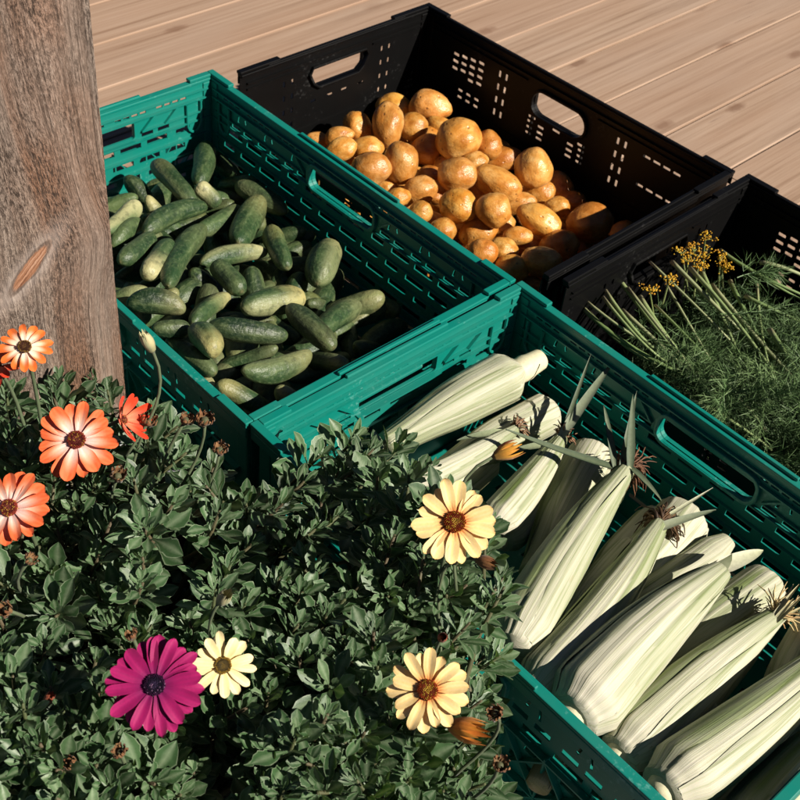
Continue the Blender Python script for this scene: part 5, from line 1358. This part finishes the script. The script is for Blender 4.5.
# ------------------------------------------------------------------ post
KNOT = (POST_KNOT[0], POST_KNOT[1])
M_POST = m_post()
def post():
    bm = bmesh.new()
    bmesh.ops.create_cube(bm, size=1)
    for v in bm.verts: v.co = Vector(((v.co.x-.5)*.145, (v.co.y-.5)*.19, (v.co.z+.5)*2.4))
    bmesh.ops.bevel(bm, geom=[e for e in bm.edges if abs((e.verts[0].co - e.verts[1].co).z) > 1], offset=.004, segments=2, affect='EDGES')
    for k in range(60):
        bmesh.ops.bisect_plane(bm, geom=bm.verts[:] + bm.edges[:] + bm.faces[:], plane_co=(0, 0, .04*k + .02), plane_no=(0, 0, 1))
    for v in bm.verts:
        n = noise.noise(Vector((v.co.x*30, v.co.y*30, v.co.z*9))); m = noise.noise(Vector((v.co.y*50, v.co.z*40, 3)))
        v.co.x += n*.0012; v.co.y += n*.0010 + m*.0007
    me = bpy.data.meshes.new('wooden_post'); bm.to_mesh(me); bm.free()
    o = link('wooden_post', me, M_POST)
    o.location = POST_LOC; o.rotation_euler = (0, 0, POST_ROT)
    tag(o, 'weathered rough sawn wooden post with an orange knot beside the cucumber crate', 'post')
post()

# ------------------------------------------------------------------ planter
a = CRATE_B[2]
ex = Vector((math.cos(a), math.sin(a), 0)); ey = Vector((-math.sin(a), math.cos(a), 0))   # along the crates / away from the viewer
B0 = Vector((CRATE_B[0], CRATE_B[1], 0))
def plan(along, out, z=0): return B0 + ex*(along - .3) - ey*(.2 + out) + Vector((0, 0, z))
pl0, pl1, po0, po1, ptop = -.085, .66, .085, .455, .185
root = empty('planter', plan((pl0+pl1)/2, (po0+po1)/2, .002), a)
tag(root, 'grey metal planter trough under the flowering daisies', 'planter')
hx, hy = (pl1-pl0)/2, (po1-po0)/2
b = MB(); w = .006
for (x0, y0, x1, y1) in ((-hx, -hy, hx, -hy+w), (-hx, hy-w, hx, hy), (-hx, -hy+w, -hx+w, hy-w), (hx-w, -hy+w, hx, hy-w)):
    b.box((x0, y0, 0), (x1, y1, ptop))
b.box((-hx+w, -hy+w, .004), (hx-w, hy-w, .012))
for (x0, y0, x1, y1) in ((-hx-.006, -hy-.006, hx+.006, -hy+.007), (-hx-.006, hy-.007, hx+.006, hy+.006), (-hx-.006, -hy+.007, -hx+.007, hy-.007), (hx-.007, -hy+.007, hx+.006, hy-.007)):
    b.box((x0, y0, ptop+.0005), (x1, y1, ptop+.008))
bevel(b.build('trough', M_ZINC, root), .0015, 2)
bm = bmesh.new(); bmesh.ops.create_grid(bm, x_segments=60, y_segments=30, size=1)
for v in bm.verts:
    v.co = Vector((v.co.x*(hx-w-.001), v.co.y*(hy-w-.001), ptop - .02 + .012*noise.noise(Vector((v.co.x*9, v.co.y*5, 0))) + .005*noise.noise(Vector((v.co.x*40, v.co.y*24, 2)))))
me = bpy.data.meshes.new('soil'); bm.to_mesh(me); bm.free()
link('soil', me, M_SOIL, root, True)

# ------------------------------------------------------------------ daisies
SPECIES = {'orange': 'african daisy plant with orange and white flowers in front of the wooden post',
           'magenta': 'african daisy plant with one big magenta flower',
           'small': 'african daisy plant with one small pale yellow flower next to the magenta one',
           'yellow': 'african daisy plant with two large yellow flowers before the corn crate'}
foot = {'orange': plan(.08, .25, ptop-.015), 'magenta': plan(.26, .33, ptop-.015), 'small': plan(.27, .235, ptop-.015), 'yellow': plan(.40, .16, ptop-.015)}
plants = {}
for k, lab in SPECIES.items():
    plants[k] = empty('flowering_plant', foot[k]); tag(plants[k], lab, 'flower plant', 'african daisies in the planter')
CAM = Vector(CAM_LOC)
LD, LM, LL, EDGE = (.018, .046, .015), (.060, .130, .048), (.140, .220, .106), (.44, .52, .35)
def leaf(mb, p, d, up, L, w, rg, tone):
    """toothed spoon-shaped leaf with a fold along the midrib"""
    d = d.normalized(); x, side, _ = frame(d, up)   # x: leaf normal
    side = d.cross(x)
    prof = [(0, .13), (.15, .17), (.30, .36), (.42, .62), (.52, .84), (.57, .82), (.67, 1.0), (.72, .92), (.82, .78), (.90, .48), (.96, .24), (1, .02)]
    bend = rg.uniform(-.55, .12); fold = rg.uniform(.05, .38); tw = rg.uniform(-.5, .5)
    vs, cs, fs = [], [], []
    wob = [rg.uniform(.88, 1.12) for _ in prof]
    if rg.random() < .012: tone, L = .9, L*.9
    base = mix(LD, LM, tone*1.5) if tone < .66 else mix(LM, LL, (tone-.66)*3)
    for i, (s, q) in enumerate(prof):
        c0 = p + d*L*s*(1 - .12*abs(bend)*s) + x*(bend*L*s*s*.6)
        sd = (Quaternion(d, tw*s) @ side)
        nn = (Quaternion(d, tw*s) @ x)
        h = w*.5*q
        hl, hr = h*wob[i], h*wob[-1-i]
        vs += [c0 - sd*hl + nn*hl*fold, c0 - sd*hl*.86 + nn*hl*fold*.78, c0 - sd*hl*.5 + nn*hl*fold*.34, c0, c0 + sd*hr*.5 + nn*hr*fold*.34, c0 + sd*hr*.86 + nn*hr*fold*.78, c0 + sd*hr + nn*hr*fold]
        e = mix(base, EDGE, rg.uniform(.35, .8))
        cs += [e, base, base, mix(base, EDGE, .30), base, base, e]
    for i in range(len(prof)-1):
        for j in range(6): fs.append((i*7+j, i*7+j+1, i*7+j+8, i*7+j+7))
    mb.add(vs, fs, cs)
fol = {k: MB() for k in plants}; stm = {k: MB() for k in plants}
rg = random.Random(5)
def owner(p):
    return min(plants, key=lambda k: (Vector((p[0], p[1], 0)) - Vector((foot[k].x, foot[k].y, 0))).length * (1.25 if k == 'small' else 1))
for (x, y, z, lay) in SHOOTS:
    p = Vector((x, y, z)); k = owner(p); o = foot[k]
    # shoots lean away from their foot, a bit towards the light
    lean = Vector((p.x - o.x, p.y - o.y, 0))*1.3
    ax = (Vector((0, 0, 1)) + lean + Vector((.12, -.22, 0)) + Vector((rg.gauss(0, .22), rg.gauss(0, .22), 0))).normalized()
    ux, uy, _ = frame(ax, Vector((1, 0, 0)))
    n = rg.randint(16, 21) if lay < 2 else rg.randint(8, 11)
    stem_top = p - o
    size = rg.uniform(.78, 1.22)
    tone0 = rg.uniform(.35, .85)
    for j in range(n):
        a = j*2.39996 + rg.uniform(-.25, .25)
        s = j/n
        down = .052*(s**1.1)
        out = ux*math.cos(a) + uy*math.sin(a)
        ang = R(12 + 58*s + rg.uniform(-13, 13))
        d = ax*math.cos(ang) + out*math.sin(ang)
        L = (.010 + .023*min(1, s*1.4))*size*rg.uniform(.85, 1.15)
        leaf(fol[k], stem_top - ax*down + out*.002, d, ax - out*.15 + Vector((rg.uniform(-.25, .25), rg.uniform(-.25, .25), 0)), L, L*rg.uniform(.33, .46), rg, max(0, min(1, tone0 + rg.uniform(-.25, .25) - .15*s)))
    mid = stem_top - ax*.06
    b0 = Vector((rg.uniform(-.03, .03), rg.uniform(-.03, .03), 0)) + Vector((stem_top.x, stem_top.y, 0))*.35
    stm[k].tube([b0, (b0 + mid)*.5 + Vector((0, 0, .01)), mid, stem_top - ax*.004], [.0028, .0025, .002, .0012], 6, mix((.07, .09, .035), (.10, .075, .045), rg.random()))
for k in plants:
    fol[k].build('foliage', M_LEAF, plants[k], True, True)
    stm[k].build('stems', M_STEM, plants[k], True, True)

def petal(mb, M, L, w, lift, curl, c, rg, squeeze=0.):
    """one ray petal from the centre along +X of M; c(s, t) gives the colour"""
    ns, nt = 15, 7
    vs, cs, fs = [], [], []
    tw = rg.uniform(-.25, .25); notch = rg.uniform(0, .03)
    for i in range(ns):
        s = math.sin(i/(ns-1)*PI/2)
        e_ = max(0, (s - .78)/.22)
        h = w*.5*(.34 + .66*sstep(0, .55, s)) * max(.07, (1 - e_**2.2))**.5
        for j in range(nt):
            t = j/(nt-1)*2 - 1
            r = L*(.10 + .90*s) - (L*.012*t*t*s) - (L*notch if i == ns-1 and j == 3 else 0)
            zz = lift*r + curl*L*s*s + h*(.30*t*t - .09*math.cos(t*PI*2.2)*(1-s*.5)) + L*.03*math.sin(s*7 + tw*20)*s*t + L*tw*.12*s*s
            y = h*t; zz += y*tw*s
            vs.append(M @ Vector((r, y, zz))); cs.append(c(s, t))
    b = len(vs)
    for i in range(ns-1):
        for j in range(nt-1):
            fs.append((i*nt+j, (i+1)*nt+j, (i+1)*nt+j+1, i*nt+j+1))
    mb.add(vs, fs, cs)

def flower(plant, name, loc, r, normal, npet, colf, wid, disc, seed, lift=.10, curl=-.02, spin=0., label=None, droop=0.):
    rg = random.Random(seed)
    o = foot[plant]
    n = Vector(normal).normalized(); x, y, z = frame(n, Vector((1, 0, 0)))
    B = basis(x, y, z, Vector(loc) - o)
    mb = MB()
    for k in range(npet):
        a = 2*PI*k/npet + spin + rg.uniform(-.07, .07)
        lay = k % 2
        M = Matrix.Rotation(a, 4, 'Z') @ Matrix.Translation((0, 0, -.0012*lay))
        petal(mb, M, r*rg.uniform(.88, 1.05), r*wid*rg.uniform(.85, 1.12), lift - .08*lay + rg.uniform(-.09, .09), curl + rg.uniform(-.06, .04), colf, rg)
    f = mb.build('flower', M_PETAL, plants[plant], True, True)
    f.matrix_local = B
    if label: f['label'] = label
    db = MB(); dr = r*disc['r']
    # the dome of tiny florets
    vs = []; N = 150
    for k in range(N):
        q = math.sqrt((k+.5)/N); a = k*2.39996
        c = Vector((math.cos(a)*dr*q, math.sin(a)*dr*q, r*.05 + dr*.45*(1-q*q)))
        s = dr*.085*(1.25 if q > .75 else 1)
        colr = disc['out'] if q > .72 else (disc['mid'] if q > .35 else disc['in'])
        if rg.random() < disc.get('spk', .2): colr = disc['dot']
        colr = mix(colr, (0, 0, 0), rg.random()*.35)
        hh = s*(2.6 if q > .5 else 1.6)
        db.add([c+Vector((s, 0, 0)), c+Vector((0, s, 0)), c+Vector((-s, 0, 0)), c+Vector((0, -s, 0)), c+Vector((math.cos(a)*s*.4, math.sin(a)*s*.4, hh)), c-Vector((0, 0, s))],
               [(0, 1, 4), (1, 2, 4), (2, 3, 4), (3, 0, 4), (1, 0, 5), (2, 1, 5), (3, 2, 5), (0, 3, 5)], colr)
    ring_ = [(math.cos(2*PI*k/24)*dr*.98, math.sin(2*PI*k/24)*dr*.98, r*.035) for k in range(24)]
    ring_ += [(math.cos(2*PI*k/24)*dr*.5, math.sin(2*PI*k/24)*dr*.5, r*.05 + dr*.30) for k in range(24)] + [(0, 0, r*.05+dr*.40)]
    db.add(ring_, [(k, (k+1) % 24, 24+(k+1) % 24, 24+k) for k in range(24)] + [(24+k, 24+(k+1) % 24, 48) for k in range(24)], mix(disc['mid'], (0, 0, 0), .45))
    db.build('flower_disc', M_DISC, f, False, True)
    # green cup and stem
    st = MB()
    st.tube([(0, 0, -r*.16), (0, 0, -r*.08), (0, 0, -.0005)], [r*.05, r*.17, r*.24], 12, (.07, .10, .05))
    st.build('calyx', M_STEM, f, True, True)
    s2 = MB(); top = Vector(loc) - o - n*r*.15
    bot = Vector((top.x*.6, top.y*.6, min(top.z-.06, .02)))
    q1 = top - n*.05
    s2.tube([top*(1-u)**3 + q1*3*u*(1-u)**2 + ((q1+bot)*.5)*3*u*u*(1-u) + bot*u**3 for u in (k/8 for k in range(9))], .0017, 7, (.085, .115, .06))
    s2.build('flower_stalk', M_STEM, plants[plant], True, True)
    return f

def c_orange(s, t):
    c = mix((.80, .60, .55), (.80, .46, .32), sstep(.2, .6, s))
    c = mix(c, (.75, .112, .030), sstep(.38, .86, s + .30*t*t))
    c = mix(c, (.60, .16, .20), .55*sstep(.28, .0, s))
    return mix(c, (.78, .25, .10), .30*(math.cos(t*9) > .4))
def c_pale_orange(s, t):
    c = mix((.82, .68, .55), (.80, .46, .26), s)
    c = mix(c, (.76, .15, .025), sstep(.42, .80, s + .25*t*t))
    return mix(c, (.50, .14, .12), .5*sstep(.25, .0, s))
def c_red(s, t):
    c = mix((.75, .20, .10), (.66, .045, .012), sstep(.2, .7, s))
    return mix(c, (.45, .03, .012), .3*abs(t))
def c_yellow(s, t):
    c = mix((.80, .54, .20), (.83, .62, .30), sstep(.1, .6, s))
    c = mix(c, (.55, .10, .02), .9*sstep(.34, .16, s + .06*math.cos(t*9)))
    c = mix(c, (.78, .40, .06), .30*sstep(.9, 1, s))
    return mix(c, (.70, .42, .06), .28*(math.cos(t*10) > .5))
def c_pale_yellow(s, t):
    c = mix((.82, .66, .30), (.84, .72, .42), s)
    return mix(c, (.72, .50, .14), .3*(math.cos(t*9) > .55))
def c_magenta(s, t):
    c = mix((.13, .003, .065), (.29, .004, .088), sstep(.05, .5, s))
    c = mix(c, (.35, .008, .105), sstep(.6, 1, s))
    return mix(c, (.19, .003, .07), .45*(math.cos(t*8.5) > .45))
D_OR = dict(r=.22, out=(.32, .05, .03), mid=(.16, .025, .02), dot=(.50, .25, .05), spk=.18, **{'in': (.24, .06, .04)})
D_BR = dict(r=.25, out=(.30, .17, .05), mid=(.10, .04, .02), dot=(.12, .05, .03), spk=.2, **{'in': (.18, .09, .03)})
D_YE = dict(r=.25, out=(.42, .075, .018), mid=(.30, .06, .02), dot=(.62, .36, .05), spk=.3, **{'in': (.50, .30, .05)})
D_PY = dict(r=.26, out=(.50, .32, .06), mid=(.20, .14, .05), dot=(.12, .10, .05), spk=.2, **{'in': (.28, .19, .05)})
D_MA = dict(r=.21, out=(.045, .012, .05), mid=(.02, .012, .035), dot=(.22, .12, .22), spk=.16, **{'in': (.05, .03, .08)})
LOOK = {
 'orange':      ('orange', c_pale_orange, 13, .30, D_BR, (.10, -.45, .9), .05, -.10, 'small white flower with orange petal tips before the post'),
 'orange_back': ('orange', c_red, 12, .30, D_OR, (-.3, -.2, .9), .1, -.15, 'red flower cut by the left edge behind the small one'),
 'orange2':     ('orange', c_orange, 16, .34, D_OR, (.05, -.55, .8), .06, -.03, 'orange flower with a white ring round its red centre'),
 'red':         ('orange', c_red, 11, .34, D_OR, (.75, -.1, .45), .55, .25, 'half closed red flower seen from the side'),
 'orange3':     ('orange', c_orange, 17, .35, D_OR, (-.12, -.5, .85), .06, -.02, 'large orange flower cut by the left edge'),
 'magenta':     ('magenta', c_magenta, 24, .27, D_MA, (.05, -.5, .86), .05, -.04, None),
 'small':       ('small', c_pale_yellow, 14, .30, D_PY, (.15, -.6, .8), .12, -.10, None),
 'yellow':      ('yellow', c_yellow, 18, .31, D_YE, (.05, -.55, .85), .06, -.02, 'upper yellow flower with a dark red ring'),
 'yellow2':     ('yellow', c_yellow, 18, .31, D_YE, (-.10, -.45, .9), .06, -.05, 'lower yellow flower with an orange bud under it'),
}
for i, (nm, loc, r) in enumerate(FLOWERS):
    pk, cf, npet, wid, disc, nrm, lift, curl, lab = LOOK[nm]
    flower(pk, nm, loc, r, nrm, npet, cf, wid, disc, 40 + i, lift, curl, i*.37, lab)

def bud(plant, kind, loc, r, seed):
    rg = random.Random(seed); o = foot[plant]
    d = {'amber': Vector((.75, .25, .35)), 'amber2': Vector((.7, -.3, .3)), 'brown': Vector((.6, -.3, .2))}.get(kind, Vector((rg.uniform(-.5, .6), rg.uniform(-.5, .2), .8))).normalized()
    x, y, z = frame(d, Vector((1, 0, 0)))
    M = basis(x, y, z, Vector(loc) - o - d*r*.6)
    open_ = {'amber': (.62, 1.5), 'amber2': (.60, 1.5), 'brown': (.50, 1.15), 'reddish': (.45, 1.0), 'pale': (.42, 1.25), 'dry': (.75, 1.0)}[kind]
    cols = {'amber': ((.40, .09, .015), (.62, .30, .04)), 'amber2': ((.55, .16, .02), (.62, .28, .03)), 'brown': ((.16, .06, .025), (.34, .18, .06)),
            'reddish': ((.30, .07, .03), (.22, .05, .025)), 'pale': ((.30, .31, .17), (.45, .40, .22)), 'dry': ((.13, .05, .02), (.24, .125, .055))}[kind]
    mb = MB()
    n = 13 if kind != 'dry' else 16
    for k in range(n):
        a = 2*PI*k/n + rg.uniform(-.12, .12)
        rad = Vector((math.cos(a), math.sin(a), 0)); tan = Vector((-math.sin(a), math.cos(a), 0))
        c = mix(cols[0], cols[1], rg.random()); L = r*open_[1]*2*rg.uniform(.85, 1.1)
        vs, fs, cs = [], [], []
        fl = open_[0]*rg.uniform(.7, 1.2) if kind == 'dry' else open_[0]
        for i in range(6):
            s = i/5
            rr = r*(.34 + fl*math.sin(min(1, s*1.15)*PI*.62) - (.25 if kind in ('pale', 'reddish', 'brown') else .0)*s)
            p = rad*max(.02*r, rr) + Vector((0, 0, L*s - (r*.4*s*s if kind == 'dry' else 0)))
            w = r*.24*(1 - s**3) + .0002
            if kind == 'dry': p += Vector((rg.uniform(-1, 1), rg.uniform(-1, 1), rg.uniform(-1, 1)))*r*.18
            vs += [M @ (p - tan*w), M @ (p + rad*w*.5), M @ (p + tan*w)]; cs += [mix(c, (.06, .08, .03), sstep(.5, 0, s)*.6)]*3
        for i in range(5):
            for j in (0, 1): fs.append((i*3+j, i*3+j+1, i*3+j+4, i*3+j+3))
        mb.add(vs, fs, cs)
    mb.tube([M @ Vector((0, 0, -r*.35)), M @ Vector((0, 0, 0)), M @ Vector((0, 0, r*.55)), M @ Vector((0, 0, r*.9))], [r*.18, r*.42, r*.52, r*.35], 10, mix((.07, .10, .05), cols[0], .25))
    top = M @ Vector((0, 0, -r*.3)); bot = Vector((top.x*.65, top.y*.65, max(.0, top.z-.085)))
    q1 = top - d*.04
    mb.tube([top*(1-u)**3 + q1*3*u*(1-u)**2 + ((q1+bot)*.5)*3*u*u*(1-u) + bot*u**3 for u in (k/8 for k in range(9))], .0014, 6, (.09, .115, .06))
    mb.build('withered_flower' if kind in ('dry', 'brown', 'reddish') else 'flower_bud', M_PETAL, plants[plant], True, True)
for i, (kind, loc, r) in enumerate(BUDS):
    bud(owner(loc), kind, loc, r, 500 + i)

# ------------------------------------------------------------------ light
w = bpy.data.worlds.new('World'); sc.world = w; w.use_nodes = True
nt = w.node_tree
bg = nt.nodes['Background']
sky = nt.nodes.new('ShaderNodeTexSky'); sky.sky_type = 'NISHITA'; sky.sun_disc = False
sun_dir = Vector((math.cos(SUN_AZ)*math.cos(SUN_EL), math.sin(SUN_AZ)*math.cos(SUN_EL), math.sin(SUN_EL)))
sky.sun_elevation = SUN_EL
sky.sun_rotation = PI/2 - SUN_AZ
sky.altitude = 2500; sky.air_density = .3; sky.dust_density = 0; sky.ozone_density = 1.0
nt.links.new(sky.outputs[0], bg.inputs[0]); bg.inputs[1].default_value = SKY
sl = bpy.data.lights.new('sun', 'SUN'); sl.energy = SUN_E; sl.angle = R(.5); sl.color = (1.0, .92, .80)
so = bpy.data.objects.new('sun', sl); col.objects.link(so)
so.rotation_euler = sun_dir.to_track_quat('Z', 'Y').to_euler(); so.location = sun_dir * 5

# ------------------------------------------------------------------ camera
cd = bpy.data.cameras.new('camera'); cam = bpy.data.objects.new('camera', cd); col.objects.link(cam)
cam.matrix_world = basis(CX, CY, CZ, Vector(CAM_LOC))
cd.sensor_width = 36; cd.lens = 36 * CAM_F; cd.clip_start = .02; cd.clip_end = 200
cd.dof.use_dof = True; cd.dof.focus_distance = 1.12; cd.dof.aperture_fstop = 22
sc.camera = cam
sc.render.resolution_x = sc.render.resolution_y = 1024
vs_ = sc.view_settings
vs_.view_transform = 'Standard'; vs_.look = 'None'; vs_.exposure = EXPO; vs_.gamma = 1; vs_.use_curve_mapping = False
sc.render.engine = 'CYCLES'
sc.cycles.use_denoising = True
sc.cycles.max_bounces = 8
bpy.context.view_layer.update()
